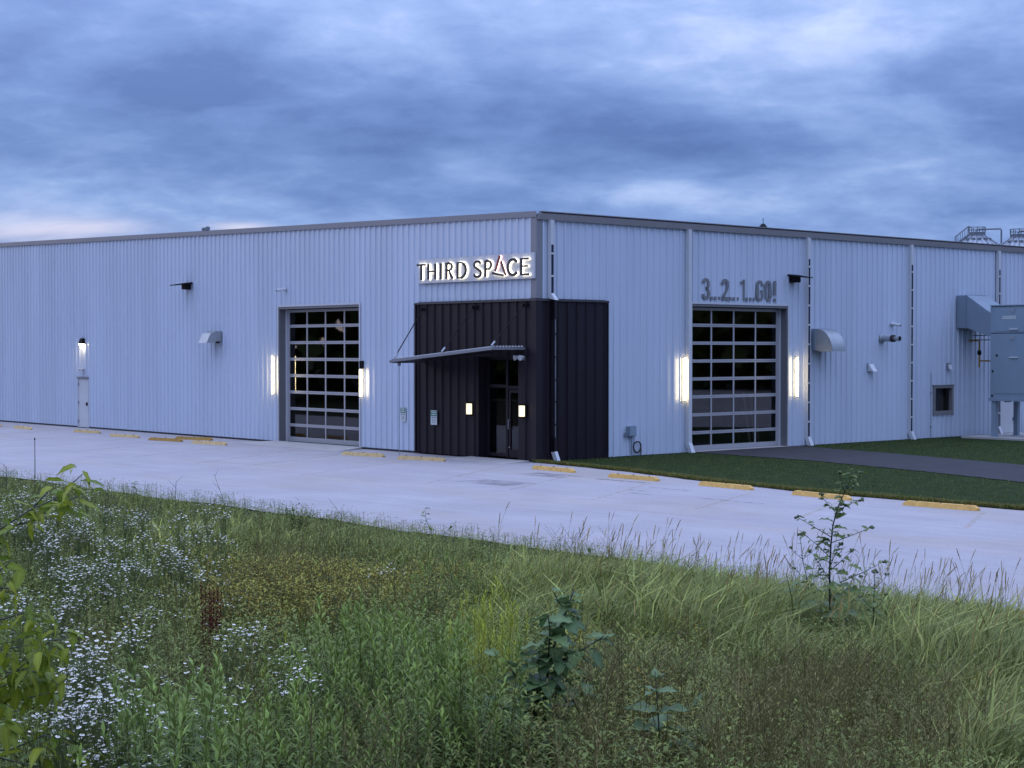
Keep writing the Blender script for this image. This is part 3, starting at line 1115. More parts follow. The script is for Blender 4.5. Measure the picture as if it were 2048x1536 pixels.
# ------------------------------------------------------------------ lamps
def linear_sconce(fr, s, label, z0=1.80, z1=3.18, cap=False):
    t = thing('wall_light', fr(s, .04, z0), label, 'wall light', 'tall lit wall lights beside the garage doors')
    p = MB()
    p.box(fr, s - .03, s + .03, .034, .075, z0 - .03, z1 + .03)
    obj('back_plate', p, 'alu', t)
    p = MB()
    p.disc_stack(lambda x, y, z: fr(s + x, .17 + y, z), [(.032, z0), (.032, z1)], 10)
    obj('lens', p, 'tube', t, smooth=False)
    p = MB()
    p.disc_stack(lambda x, y, z: fr(s + x, .17 + y, z), [(.038, z1 + .001), (.038, z1 + .03)], 10)
    p.disc_stack(lambda x, y, z: fr(s + x, .17 + y, z), [(.038, z0 - .03), (.038, z0 - .001)], 10)
    for z in (z0 - .02, z1 + .02):
        p.box(fr, s - .012, s + .012, .076, .17, z - .008, z + .008)
    obj('end_cap', p, 'alu', t)
    if cap:
        for d_ in (-.045, .045):
            p = MB()
            p.box(fr, s + d_ - .02, s + d_ + .02, .06, .16, z1 + .035, z1 + .30)
            obj('dark_bar', p, 'black', t)


linear_sconce(A, 14.30, 'glowing tall wall light left of the front garage door')
linear_sconce(A, 8.83, 'glowing tall wall light with dark top bars right of the front garage door', 1.82, 2.74, True)
linear_sconce(B, 6.42, 'glowing tall wall light left of the side garage door, beside the plain downspout', 1.75, 3.15)
linear_sconce(B, 12.18, 'glowing tall wall light between the side garage door and the slotted downspout', 1.78, 3.15)


def cage_light(s, label):
    t = thing('entrance_light', A(s, DO + .05, 1.35), label, 'wall light', 'caged lights either side of the entrance door')
    p = MB()
    p.box(A, s - .13, s + .13, DO + .046, DO + .075, 1.33, 1.77)
    obj('back_plate', p, 'black', t)
    pr = [(math.cos(R(a)) * .105, DO + .08 + math.sin(R(a)) * .12) for a in range(0, 181, 22)]
    p = MB()
    p.prism([A(s + x, o, 1.385) for x, o in pr], [A(s + x, o, 1.715) for x, o in pr])
    obj('lens', p, 'lens', t)
    for a in (30, 62, 90, 118, 150):
        x, o = math.cos(R(a)) * .112, DO + .08 + math.sin(R(a)) * .128
        p = MB()
        p.tube([A(s + x, o, 1.37), A(s + x, o, 1.73)], .0045, 4)
        obj('guard_bar', p, 'galv', t)
    p = MB()
    p.prism([A(s + x * 1.12, DO + .08 + (o - DO - .08) * 1.1, 1.72) for x, o in pr], [A(s + x * 1.12, DO + .08 + (o - DO - .08) * 1.1, 1.745) for x, o in pr])
    p.prism([A(s + x * 1.12, DO + .08 + (o - DO - .08) * 1.1, 1.355) for x, o in pr], [A(s + x * 1.12, DO + .08 + (o - DO - .08) * 1.1, 1.38) for x, o in pr])
    obj('end_cap', p, 'black', t)


cage_light(2.92, 'small caged glowing light left of the black entrance door')
cage_light(.41, 'small caged glowing light right of the black entrance door')

t = thing('door_light', A(29.45, .05, 3.6), 'dark wall lamp throwing light down the wall above the white side door', 'wall light')
p = MB()
p.prism([A(29.30, .034, 3.66), A(29.60, .034, 3.66), A(29.60, .20, 3.66), A(29.30, .20, 3.66)], [A(29.34, .034, 3.92), A(29.56, .034, 3.92), A(29.56, .16, 3.90), A(29.34, .16, 3.90)])
obj('lamp_housing', p, 'black', t)
p = MB()
p.box(A, 29.33, 29.57, .05, .19, 3.635, 3.655)
lens = mat('lamp_lens', (.9, .85, .7), .4, emit=(1.0, .80, .46), strength=55.0)
obj('lens', p, lens, t)
t = thing('emergency_light', A(29.46, .05, 2.5), 'small white emergency fitting between the lamp and the white side door', 'emergency light')
p = MB()
p.box(A, 29.36, 29.56, .034, .15, 2.52, 2.60)
obj('body', p, 'white', t)
for s in (29.34, 29.58):
    p = MB()
    p.disc_stack(lambda x, y, z: A(s + x, .15 + z, 2.57 + y), [(.03, -.04), (.06, .03), (.06, .06)], 8)
    obj('lamp_head', p, 'white', t)


def flood(fr, s, z, label):
    t = thing('flood_light', fr(s, .04, z), label, 'flood light', 'dark wing shaped flood lights high on the walls')
    p = MB()
    p.box(fr, s - .14, s + .14, .033, .30, z - .16, z + .06)
    obj('driver_box', p, 'black', t)
    p = MB()
    p.prism([fr(s - .26, .033, z + .065), fr(s + .26, .033, z + .065), fr(s + .22, .78, z - .02), fr(s - .22, .78, z - .02)],
            [fr(s - .26, .033, z + .13), fr(s + .26, .033, z + .13), fr(s + .22, .78, z + .01), fr(s - .22, .78, z + .01)])
    obj('wing', p, 'black', t)


flood(A, 20.45, 5.95, 'dark wing shaped flood light high on the wall left of the front garage door')
flood(B, 12.05, 5.93, 'dark wing shaped flood light at the right end of the 3...2...1...GO! lettering')


def camera_(fr, s, z, side, label):
    t = thing('security_camera', fr(s, .05, z), label, 'security camera')
    p = MB()
    p.disc_stack(lambda x, y, h: fr(s + x, .034 + h, z + y), [(.07, 0), (.07, .05), (.04, .07)], 10)
    obj('mount', p, 'white', t)
    p = MB()
    a, b = Vector(fr(s, .09, z + .0)), Vector(fr(s + side * .10, .36, z - .05))
    p.tube([a, a.lerp(b, .2), b], .055, 10)
    obj('body', p, 'white', t, smooth=False)
    p = MB()
    p.tube([b, b + (b - a).normalized() * .012], .04, 8)
    obj('lens', p, 'black', t)


camera_(A, 13.62, 5.62, 1, 'white camera above the left corner of the front garage door')
camera_(B, 17.85, 4.38, 1, 'white camera above the round pipe on the side wall')
t = thing('twin_flood_light', A(.42, DO + .06, 3.2), 'pale twin headed spot light under the right end of the entrance canopy', 'spot light')
p = MB()
p.box(A, .34, .50, DO + .046, DO + .10, 3.10, 3.22)
obj('mount', p, 'trim', t)
for s, dx in ((.36, -.03), (.54, .06)):
    p = MB()
    a, b = Vector(A(s, DO + .09, 3.20)), Vector(A(s + dx, DO + .26, 3.17))
    p.tube([a, a.lerp(b, .45), b], .04, 10, .085)
    obj('lamp_head', p, 'white', t)

# ------------------------------------------------------------------ canopy over the entrance
t = thing('entrance_canopy', A(2.8, DO, 3.0), 'thin grey sloping canopy hung on rods over the black entrance', 'canopy')
CS0, CS1, CO = .33, 5.30, 1.50


def cz(s):
    return 3.42 - (s - CS0) * (3.42 - 3.02) / (CS1 - CS0)


p = MB()
for (o0, o1) in ((CO - .05, CO),):
    p.prism([A(CS0, o0, cz(CS0)), A(CS1, o0, cz(CS1)), A(CS1, o1, cz(CS1)), A(CS0, o1, cz(CS0))], [A(CS0, o0, cz(CS0) + .095), A(CS1, o0, cz(CS1) + .095), A(CS1, o1, cz(CS1) + .095), A(CS0, o1, cz(CS0) + .095)])
obj('fascia', p, 'jamb2', t)
p = MB()
p.box(A, CS0, CS0 + .05, DO + .05, CO - .052, cz(CS0), cz(CS0) + .085)
obj('fascia', p, 'jamb2', t)
p = MB()
p.prism([A(CS1 - .05, DO + .05, cz(CS1) - .03), A(CS1 + .10, DO + .05, cz(CS1) - .03), A(CS1 + .10, CO, cz(CS1) - .03), A(CS1 - .05, CO, cz(CS1) - .03)],
        [A(CS1 + .0, DO + .05, cz(CS1) + .06), A(CS1 + .12, DO + .05, cz(CS1) + .06), A(CS1 + .12, CO, cz(CS1) + .06), A(CS1 + .0, CO, cz(CS1) + .06)])
obj('edge_gutter', p, 'jamb', t)
p = MB()                                     # corrugated deck: ribs run down the slope
k, o = 0, DO + .06
prof = []
while o < CO - .06:
    prof.append((o, .075 + (.035 if (k // 2) % 2 else 0)))
    o += .026 if k % 2 else .036
    k += 1
for o, hh in prof:
    p.v += [A(CS0 - .02, o, cz(CS0) + hh + .01), A(CS1 - .02, o, cz(CS1) + hh + .01)]
p.f = [(2 * i, 2 * i + 1, 2 * i + 3, 2 * i + 2) for i in range(len(prof) - 1)]
obj('corrugated_deck', p, 'roof', t)
p = MB()
p.quad(A(CS0 + .051, DO + .05, cz(CS0) + .02), A(CS1 - .03, DO + .05, cz(CS1) + .02), A(CS1 - .03, CO - .051, cz(CS1) + .02), A(CS0 + .051, CO - .051, cz(CS0) + .02))
obj('soffit', p, 'dark_trim', t)
for sa, za, sb in ((5.33, 4.73, 5.22), (2.72, 4.76, 2.80), (.33, 4.78, .42)):
    p = MB()
    p.tube([A(sa, DO + .08, za), A(sb, CO - .06, cz(sb) + .13)], .017, 6)
    rd = obj('hanger_rod', p, 'black', t)
    p = MB()
    p.box(A, sa - .10, sa + .10, DO + .046, DO + .07, za - .05, za + .07)
    p.box(A, sa - .02, sa + .02, DO + .07, DO + .16, za - .05, za + .04)
    obj('wall_anchor', p, 'black', rd)
    p = MB()
    a, b = Vector(A(sb, CO - .06, cz(sb) + .13)), Vector(A(sa, DO + .08, za))
    p.tube([a, a.lerp(b, .10)], .03, 6)
    obj('turnbuckle', p, 'galv', rd)
p = MB()
p.tube([A(5.10, 1.34, 2.98), A(5.10, 1.34, .02)], .012, 6)
rc = obj('rain_chain', p, 'galv2', t)
p = MB()
p.disc_stack(lambda x, y, z: A(5.10 + x, 1.34 + y, z), [(.05, 2.90), (.05, 3.0)], 8)
obj('outlet', p, 'trim', rc)


# ------------------------------------------------------------------ small parking signs
def small_sign(fr, s0, s1, z0, z1, o, label):
    t = thing('parking_sign', fr((s0 + s1) / 2, o, z0), label, 'sign', 'small green and white parking signs by the entrance')
    p = MB()
    p.box(fr, s0, s1, o, o + .012, z0, z1)
    obj('plate', p, 'signwhite', t)
    W_, H = s1 - s0, z1 - z0
    p = MB()
    p.box(fr, s0 + .015, s1 - .015, o + .012, o + .015, z0 + .60 * H, z1 - .015)
    obj('header', p, 'green', t)
    p = MB()
    p.box(fr, s0 + .05, s1 - .05, o + .015, o + .018, z0 + .84 * H, z0 + .91 * H)
    p.box(fr, s0 + .05, s1 - .05, o + .015, o + .018, z0 + .68 * H, z0 + .76 * H)
    obj('print', p, 'signwhite', t)
    p = MB()
    p.box(fr, s0 + .04, s0 + .14, o + .012, o + .015, z0 + .45 * H, z0 + .54 * H)
    p.box(fr, s0 + .17, s1 - .04, o + .012, o + .015, z0 + .45 * H, z0 + .54 * H)
    for k in range(4):
        p.box(fr, s0 + .07, s1 - .07, o + .012, o + .015, z0 + (.12 + .075 * k) * H, z0 + (.15 + .075 * k) * H)
    obj('print', p, 'print', t)


small_sign(A, 6.44, 6.74, 1.03, 1.50, .036, 'green and white sign on the white wall left of the black cladding')
small_sign(A, 4.62, 4.94, .98, 1.45, DO + .047, 'green and white sign on the black cladding left of the entrance door')


# ------------------------------------------------------------------ hoods, vents, pipes on the walls
t = thing('vent_hood', A(18.3, .03, 3.7), 'small galvanized hood on the wall left of the front garage door', 'vent hood')
p = MB()
p.box(A, 18.02, 18.62, .034, .30, 3.74, 4.13)
obj('body', p, 'galv', t)
p = MB()
p.prism([A(18.02, .302, 3.68), A(18.62, .302, 3.68), A(18.62, .72, 3.68), A(18.02, .72, 3.68)], [A(18.02, .302, 4.10), A(18.62, .302, 4.10), A(18.62, .52, 4.05), A(18.02, .52, 4.05)])
obj('hood', p, 'galv', t)
p = MB()
p.box(A, 18.08, 18.2, .10, .22, 3.67, 3.735)
obj('drain', p, 'black', t)

t = thing('exhaust_hood', B(13.5, .03, 3.4), 'large rounded galvanized exhaust hood right of the side garage door', 'exhaust hood')
p = MB()
p.box(B, 13.14, 13.84, .034, .30, 3.40, 4.16)
obj('wall_box', p, 'galv2', t)
ar = [(.30 + math.sin(R(a)) * .66, 3.36 + math.cos(R(a)) * .78) for a in range(0, 91, 9)]
p = MB()
n = len(ar)
for s in (13.12, 13.86):
    p.v += [B(s, o, z) for o, z in ar]
p.f = [(i, i + 1, n + i + 1, n + i) for i in range(n - 1)]
obj('curved_hood', p, 'galv', t, smooth=True)
for s in (13.125, 13.855):
    p = MB()
    p.prism([B(s, .302, 3.36)] + [B(s, o, z) for o, z in ar], [B(s + .01, .302, 3.36)] + [B(s + .01, o, z) for o, z in ar])
    obj('side_cheek', p, 'galv', t)

t = thing('exhaust_pipe', B(17.25, .03, 3.83), 'horizontal stepped grey exhaust pipe sticking out of the side wall', 'exhaust pipe')
pf = lambda x, y, z: B(17.25 + x, .034 + z, 3.83 + y)
p = MB()
p.disc_stack(pf, [(.17, 0), (.17, .03), (.13, .05)], 14)
obj('flange', p, 'galv', t)
p = MB()
p.disc_stack(pf, [(.115, .05), (.115, .48)], 14)
obj('outer_pipe', p, 'galv', t, smooth=False)
p = MB()
p.disc_stack(pf, [(.135, .44), (.135, .56)], 14)
obj('clamp_ring', p, 'rusty', t)
p = MB()
p.disc_stack(pf, [(.075, .56), (.075, .70), (.10, .70), (.10, .80)], 12)
obj('inner_pipe', p, 'galv', t)
p = MB()
p.disc_stack(pf, [(.085, .801), (.085, .806)], 12)
obj('opening', p, 'black', t)

t = thing('dryer_vent', B(16.5, .03, 2.6), 'small white slanted vent cap low on the side wall below the pipe', 'vent cap')
p = MB()
p.box(B, 16.36, 16.66, .034, .06, 2.60, 2.92)
obj('back_plate', p, 'galv2', t)
p = MB()
p.prism([B(16.38, .061, 2.62), B(16.64, .061, 2.62), B(16.64, .30, 2.62), B(16.38, .30, 2.62)], [B(16.38, .061, 2.90), B(16.64, .061, 2.90), B(16.64, .10, 2.90), B(16.38, .10, 2.90)])
obj('cap', p, 'white', t)

t = thing('wall_pack', B(21.5, .03, 2.7), 'tiny white wall lamp above the window of the side wall', 'wall lamp')
p = MB()
p.box(B, 21.42, 21.58, .034, .09, 2.66, 2.90)
obj('back_plate', p, 'trim', t)
p = MB()
p.prism([B(21.42, .091, 2.66), B(21.58, .091, 2.66), B(21.58, .20, 2.66), B(21.42, .20, 2.66)], [B(21.42, .091, 2.84), B(21.58, .091, 2.84), B(21.58, .12, 2.84), B(21.42, .12, 2.84)])
obj('lens_cover', p, 'white', t)

t = thing('conduit', B(20.36, .04, 0), 'thin grey conduit running up the side wall left of the window', 'conduit')
p = MB()
p.tube([B(20.36, .05, .0), B(20.36, .05, 2.55)], .014, 6)
obj('pipe', p, 'trim', t)
for z in (.45, 1.75):
    p = MB()
    p.box(B, 20.32, 20.40, .034, .075, z - .025, z + .025)
    obj('clip', p, 'print', t)

t = thing('electrical_box', B(4.0, .03, .7), 'grey electrical box on the side wall above a coiled hose', 'electrical box')
p = MB()
p.box(B, 3.83, 4.15, .034, .17, .66, .98)
bx_ = obj('box', p, 'galv2', t)
p = MB()
p.box(B, 3.85, 4.13, .171, .185, .68, .96)
obj('cover', p, 'unit', bx_)
p = MB()
p.tube([B(4.02, .08, .66), B(4.02, .08, .0)], .022, 6)
obj('conduit', p, 'galv2', t)
p = MB()
p.box(B, 3.72, 3.83, .05, .09, .67, .71)
p.box(B, 3.72, 3.76, .05, .09, .67, .78)
obj('bracket', p, 'galv2', t)
t = thing('hose', B(4.25, .06, .0), 'dark coiled hose loop hanging on the side wall under the electrical box', 'hose')
p = MB()
loop = [B(4.28 + .165 * math.cos(a), .08 + .01 * math.sin(a * 2), .30 + .175 * math.sin(a)) for a in [2 * math.pi * k / 22 for k in range(23)]]
p.tube(loop, .024, 6)
obj('coil', p, 'rusty', t, smooth=True)
p = MB()
p.tube([B(4.44, .085, .27), B(4.45, .09, .15), B(4.42, .10, .02)], .018, 6)
obj('tail', p, 'rusty', t)

# ------------------------------------------------------------------ make-up air unit on legs with its duct
t = thing('air_handling_unit', B(22.8, 2.7, .09), 'big grey air unit on steel legs outside the side wall, at the right edge', 'air unit')
U0, U1, V0, V1 = 21.95, 23.7, 1.62, 3.75
p = MB()
p.box(B, U0, U1, V0, V1, 1.56, 4.03)
obj('cabinet', p, 'unit', t)
p = MB()
p.box(B, U0, U1, V0, V1, 4.06, 5.06)
obj('upper_cabinet', p, 'unit', t)
p = MB()
p.box(B, U0 + .02, U1 - .02, V0 + .02, V1 - .02, 4.03, 4.06)
obj('joint', p, 'black', t)
p = MB()
p.box(B, U0 - .04, U1 + .04, V0 - .04, V1 + .04, 5.085, 5.12)
obj('lid', p, 'unit', t)
p = MB()
p.box(B, U0 + .02, U1 - .02, V0 + .02, V1 - .02, 5.06, 5.085)
obj('joint', p, 'black', t)
p = MB()
p.box(B, U0 - .05, U1 + .05, V0 - .05, V1 + .05, 1.46, 1.56)
obj('base_frame', p, 'unit', t)
for (o0, o1, z0, z1) in [(V0 + .17, V1 - .25, 4.12, 4.98), (V0 + .17, V1 - .25, 1.75, 3.95)]:
    p = MB()
    p.box(B, U0 - .012, U0 - .0, o0, o1, z0, z1)
    dr_ = obj('access_panel', p, 'unit', t)
    p = MB()
    p.box(B, U0 - .05, U0 - .013, (o0 + o1) / 2 - .18, (o0 + o1) / 2 + .18, z0 + (.05 if z1 > 4.2 else 1.35), z0 + (.10 if z1 > 4.2 else 1.40))
    obj('handle', p, 'white', dr_)
    p = MB()
    p.box(B, U0 - .03, U0 - .013, (o0 + o1) / 2 - .12, (o0 + o1) / 2 + .02, z1 - .16, z1 - .01)
    obj('latch', p, 'galv', dr_)
for o, z in ((V0 + .10, 1.66), (V1 - .35, 1.66), (V0 + .3, 3.2), (V1 - .4, 3.62), (V0 + .12, 2.6)):
    p = MB()
    p.box(B, U0 - .035, U0 - .013, o - .03, o + .03, z - .04, z + .04)
    obj('bolt', p, 'black', t)
p = MB()
p.box(B, U0 - .018, U0 - .013, 2.15, 2.72, 4.58, 4.70)
lb = obj('label_plate', p, 'signwhite', t)
cu = bpy.data.curves.new('lettering', 'FONT')
cu.body = 'AØN IN TARE'
cu.size = .105
cu.align_x = 'CENTER'
cu.align_y = 'CENTER'
tmp = bpy.data.objects.new('lettering', cu)
COL.objects.link(tmp)
dg = bpy.context.evaluated_depsgraph_get()
me = bpy.data.meshes.new_from_object(tmp.evaluated_get(dg))
bpy.data.objects.remove(tmp)
p = MB()
for q in me.vertices:
    p.v.append(B(U0 - .020, 2.435 + q.co.x * .78, 4.64 + q.co.y * .9))
p.f = [tuple(f.vertices) for f in me.polygons]
obj('lettering', p, 'print', lb)['kind'] = 'stuff'
for s, o in ((U0 + .10, V0 + .14), (U0 + .10, V1 - .30), (U1 - .12, V0 + .14), (U1 - .12, V1 - .35)):
    p = MB()
    p.box(B, s - .09, s + .09, o - .09, o + .09, .11, 1.46)
    lg = obj('leg', p, 'unit', t)
    p = MB()
    p.box(B, s - .14, s + .14, o - .14, o + .14, .09, .11)
    obj('foot_plate', p, 'unit', lg)
p = MB()
p.tube([B(U1 - .12, 3.15, .10), B(U1 - .3, 2.75, 1.46)], .07, 4)
obj('rear_strut', p, 'rusty', t)
# duct from the wall, dropping and swelling into the unit
DZ0, DZ1 = 4.26, 5.53
p = MB()
p.box(B, 22.06, 23.45, .034, .44, DZ0, DZ1)
dk = obj('duct_collar', p, 'galv2', t)
p = MB()
p.box(B, 22.04, 23.47, .442, .475, DZ0 - .02, DZ1 + .02)
obj('duct_flange', p, 'galv2', t)
p = MB()
p.prism([B(22.06, .477, DZ0 + .01), B(23.45, .477, DZ0 + .01), B(23.45, .477, DZ1), B(22.06, .477, DZ1)],
        [B(22.02, V0 - .002, 3.90), B(23.6, V0 - .002, 3.90), B(23.6, V0 - .002, 4.80), B(22.02, V0 - .002, 4.80)])
obj('duct', p, 'galv2', t)
mb = MB()
mb.box(B, 21.35, 27, .75, 5.2, -.03, .09)
tag(obj('concrete_pad', mb, 'concrete'), kind='structure')
t = thing('gas_pipe', B(23.3, .2, 2.8), 'yellow gas pipe with a valve on the side wall beside the air unit', 'gas pipe')
p = MB()
p.tube([B(22.9, .05, 3.78), B(23.0, .35, 3.78), B(23.0, .45, 3.72), B(23.0, .45, 2.72)], .035, 8)
obj('riser', p, 'gas', t)
p = MB()
p.tube([B(23.0, .46, 2.98), B(23.0, 1.61, 2.98)], .03, 8)
obj('branch', p, 'gas', t)
p = MB()
p.disc_stack(lambda x, y, z: B(23.0 + x, .45 + y, z), [(.05, 3.20), (.085, 3.25), (.085, 3.34), (.05, 3.40)], 8)
obj('valve', p, 'black', t)
for z in (3.80, 3.98):
    p = MB()
    p.tube([B(23.2, .034, z), B(23.2, 1.61, z)], .022, 6)
    obj('conduit', p, 'galv2', t)

# ------------------------------------------------------------------ wheel stops
def wheel_stop(name):
    t = thing(name, (0, 0, 0), '', 'wheel stop', 'yellow wheel stops along the edge of the car park')
    L_, h_ = .92, .108
    p = MB()
    sec = lambda y, k: [(y, -.085 * k, .0), (y, .085 * k, .0), (y, .05 * k, h_ * (.2 + .8 * k)), (y, -.05 * k, h_ * (.2 + .8 * k))]
    secs = [[(-L_, -.08, 0), (-L_, .08, 0), (-L_, .06, .05), (-L_, -.06, .05)], [(-L_ + .09, -.085, 0), (-L_ + .09, .085, 0), (-L_ + .09, .05, h_), (-L_ + .09, -.05, h_)],
            [(-.4, -.085, 0), (-.4, .085, 0), (-.4, .052, h_ - .004), (-.4, -.048, h_ - .002)], [(.3, -.085, 0), (.3, .085, 0), (.3, .048, h_), (.3, -.05, h_ - .005)],
            [(L_ - .09, -.085, 0), (L_ - .09, .085, 0), (L_ - .09, .05, h_), (L_ - .09, -.05, h_)], [(L_, -.08, 0), (L_, .08, 0), (L_, .06, .05), (L_, -.06, .05)]]
    for q in secs:
        p.v += q
    for i in range(5):
        for j in range(4):
            p.f.append((4 * i + j, 4 * i + (j + 1) % 4, 4 * i + 4 + (j + 1) % 4, 4 * i + 4 + j))
    p.f += [(3, 2, 1, 0), (20, 21, 22, 23)]
    obj('block', p, 'yellow', t)
    for x in (-.6, .0, .6):
        p = MB()
        p.disc_stack(lambda a, b, c: (x + a, b, h_ - .006 + c), [(.022, 0), (.022, .022)], 6)
        obj('pin', p, 'rusty', t)
    return t


ws0 = wheel_stop('wheel_stop')
spots = [(0.53, 47.95, 1.82, 46.20, 'bright yellow wheel stop nearest the building corner, in front of the lawn tip'),
         (2.58, 44.81, 3.84, 43.28, 'bright yellow wheel stop second from the lawn tip, along the lawn edge'),
         (4.69, 42.16, 5.91, 40.51, 'bright yellow wheel stop third from the lawn tip'),
         (6.63, 39.40, 7.70, 37.80, 'yellow wheel stop behind the top of the tall burdock'),
         (8.64, 36.73, 9.91, 35.37, 'large yellow wheel stop at the right end of the lawn edge row'),
         (-3.42, 52.06, -2.18, 51.15, 'faded yellow wheel stop in front of the black cladding left of the entrance door'),
         (-5.41, 54.15, -4.15, 53.1, 'faded yellow wheel stop in front of the white wall right of the front garage door'),
         (-11.53, 60.78, -10.35, 59.80, 'faded yellow wheel stop just left of the front garage door apron'),
         (-13.57, 62.95, -12.39, 62.0, 'pale wheel stop in front of the darker stop lying by the wall'),
         (-12.67, 63.65, -11.46, 62.85, 'darker mustard wheel stop pushed back close against the front wall'),
         (-15.71, 65.66, -14.54, 64.60, 'pale wheel stop second to the right of the white side door'),
         (-18.14, 69.24, -16.82, 68.01, 'pale wheel stop directly in front of the white side door'),
         (-21.57, 72.6, -20.60, 71.3, 'pale wheel stop left of the white side door, whole and far away'),
         (-23.9, 75.4, -22.75, 74.1, 'pale wheel stop cut off by the left edge of the photo')]
for i, (x0, y0, x1, y1, lab) in enumerate(spots):
    loc, rz = ((x0 + x1) / 2, (y0 + y1) / 2, .001), math.atan2(y1 - y0, x1 - x0)
    if i == 0:
        ws0.location = loc
        ws0.rotation_euler = (0, 0, rz)
        ws0['label'] = lab
    else:
        dup(ws0, loc, rz, lab)
MT['yellow_old'] = mat('mustard_concrete', (.40, .23, .045), .85, 0, .2, 6)
MT['yellow_faded'] = mat('faded_yellow_concrete', (.64, .45, .20), .85, 0, .28, 6, objvar=.08)
for o in COL.objects:
    if o.get('category') == 'wheel stop' and o['label'].split()[0] in ('pale', 'faded', 'darker'):
        for c in o.children:
            if c.name.startswith('block'):
                c.data = c.data.copy()
                c.data.materials[0] = MT['yellow_old' if 'darker' in o['label'] else 'yellow_faded']

# ------------------------------------------------------------------ grain bins far behind the building
def grain_bin(cx, cy, base_r, z_eave, z_cap, cap_r, label, lean):
    t = thing('grain_bin', (cx, cy, 0), label, 'grain bin', 'grain bins behind the building')
    fr = lambda x, y, z: (cx + x, cy + y, z)
    p = MB()
    p.disc_stack(fr, [(base_r, 0), (base_r, z_eave)], 32)
    obj('wall', p, 'silo', t, smooth=False)
    n = 24
    for k in range(n):
        a0, a1 = 2 * math.pi * k / n, 2 * math.pi * (k + 1) / n
        p = MB()
        p.quad(fr(base_r * 1.03 * math.cos(a0), base_r * 1.03 * math.sin(a0), z_eave - .02), fr(base_r * 1.03 * math.cos(a1), base_r * 1.03 * math.sin(a1), z_eave - .02),
               fr(cap_r * math.cos(a1), cap_r * math.sin(a1), z_cap), fr(cap_r * math.cos(a0), cap_r * math.sin(a0), z_cap))
        obj('roof_panel', p, 'silo', t)
        p = MB()
        p.tube([fr(base_r * 1.03 * math.cos(a0), base_r * 1.03 * math.sin(a0), z_eave + .03), fr(cap_r * math.cos(a0), cap_r * math.sin(a0), z_cap + .05)], .06, 4)
        obj('roof_rib', p, 'silo_dark' if k % 2 else 'silo', t)
    p = MB()
    p.disc_stack(fr, [(cap_r * 1.05, z_cap - .05), (cap_r * 1.05, z_cap + .42)], 20)
    obj('cap_ring', p, 'silo_dark', t)
    p = MB()
    for k in range(9):
        a = 2 * math.pi * k / 9 + .3
        p.tube([fr(cap_r * 1.05 * math.cos(a), cap_r * 1.05 * math.sin(a), z_cap + .4), fr(cap_r * 1.05 * math.cos(a), cap_r * 1.05 * math.sin(a), z_cap + 1.05)], .05, 4)
    for zz in (.72, 1.03):
        p.tube([fr(cap_r * 1.05 * math.cos(2 * math.pi * k / 9 + .3), cap_r * 1.05 * math.sin(2 * math.pi * k / 9 + .3), z_cap + zz) for k in range(10)], .03, 4)
    obj('guard_rail', p, 'silo_dark', t)
    p = MB()
    p.tube([fr(-.2, -.3, z_cap + .3), fr(-.2, -.3, z_cap + .6), fr(.2, -.3, z_cap + .75), fr(base_r * 1.05, -.6, z_cap + .8), fr(base_r * 1.08, -.6, z_cap + .6), fr(base_r * 1.08, -.6, 2)], .10, 6)
    obj('fill_pipe', p, 'silo_dark', t)
    for k in range(5):
        a = -2.5 + k * .42
        p = MB()
        r_ = base_r * .66
        zz = z_eave + (z_cap - z_eave) * .40
        p.box(lambda x, y, z: fr(r_ * math.cos(a) + x, r_ * math.sin(a) + y, zz + z), -.2, .2, -.2, .2, -.1, .32)
        obj('roof_vent', p, 'silo_dark', t)
    p = MB()
    a = lean
    for d_ in (-.22, .22):
        q0 = (base_r * 1.05 * math.cos(a) - d_ * math.sin(a), base_r * 1.05 * math.sin(a) + d_ * math.cos(a))
        q1 = (cap_r * math.cos(a) - d_ * math.sin(a), cap_r * math.sin(a) + d_ * math.cos(a))
        p.tube([fr(*q0, z_eave), fr(*q0, z_eave + 1.0), fr(*q1, z_cap + 1.2)], .04, 4)
        p.tube([fr(*q0, z_eave + .1), fr(*q1, z_cap + .2)], .04, 4)
    for k in range(7):
        f = k / 6
        p.tube([fr((base_r * 1.05 + (cap_r - base_r * 1.05) * f) * math.cos(a), (base_r * 1.05 + (cap_r - base_r * 1.05) * f) * math.sin(a), z_eave + .1 + (z_cap - z_eave + .1) * f),
                fr((base_r * 1.05 + (cap_r - base_r * 1.05) * f) * math.cos(a), (base_r * 1.05 + (cap_r - base_r * 1.05) * f) * math.sin(a), z_eave + 1.0 + (z_cap - z_eave + .2) * f)], .035, 4)
    obj('roof_stair', p, 'silo_dark', t)
    return t


grain_bin(55.6, 200, 2.55, 15.9, 17.0, .95, 'grey metal grain bin showing its whole conical roof above the eaves at far right', 3.3)
grain_bin(60.3, 199, 2.55, 15.5, 16.7, .95, 'grey metal grain bin cut off by the right edge of the photo', -.35)

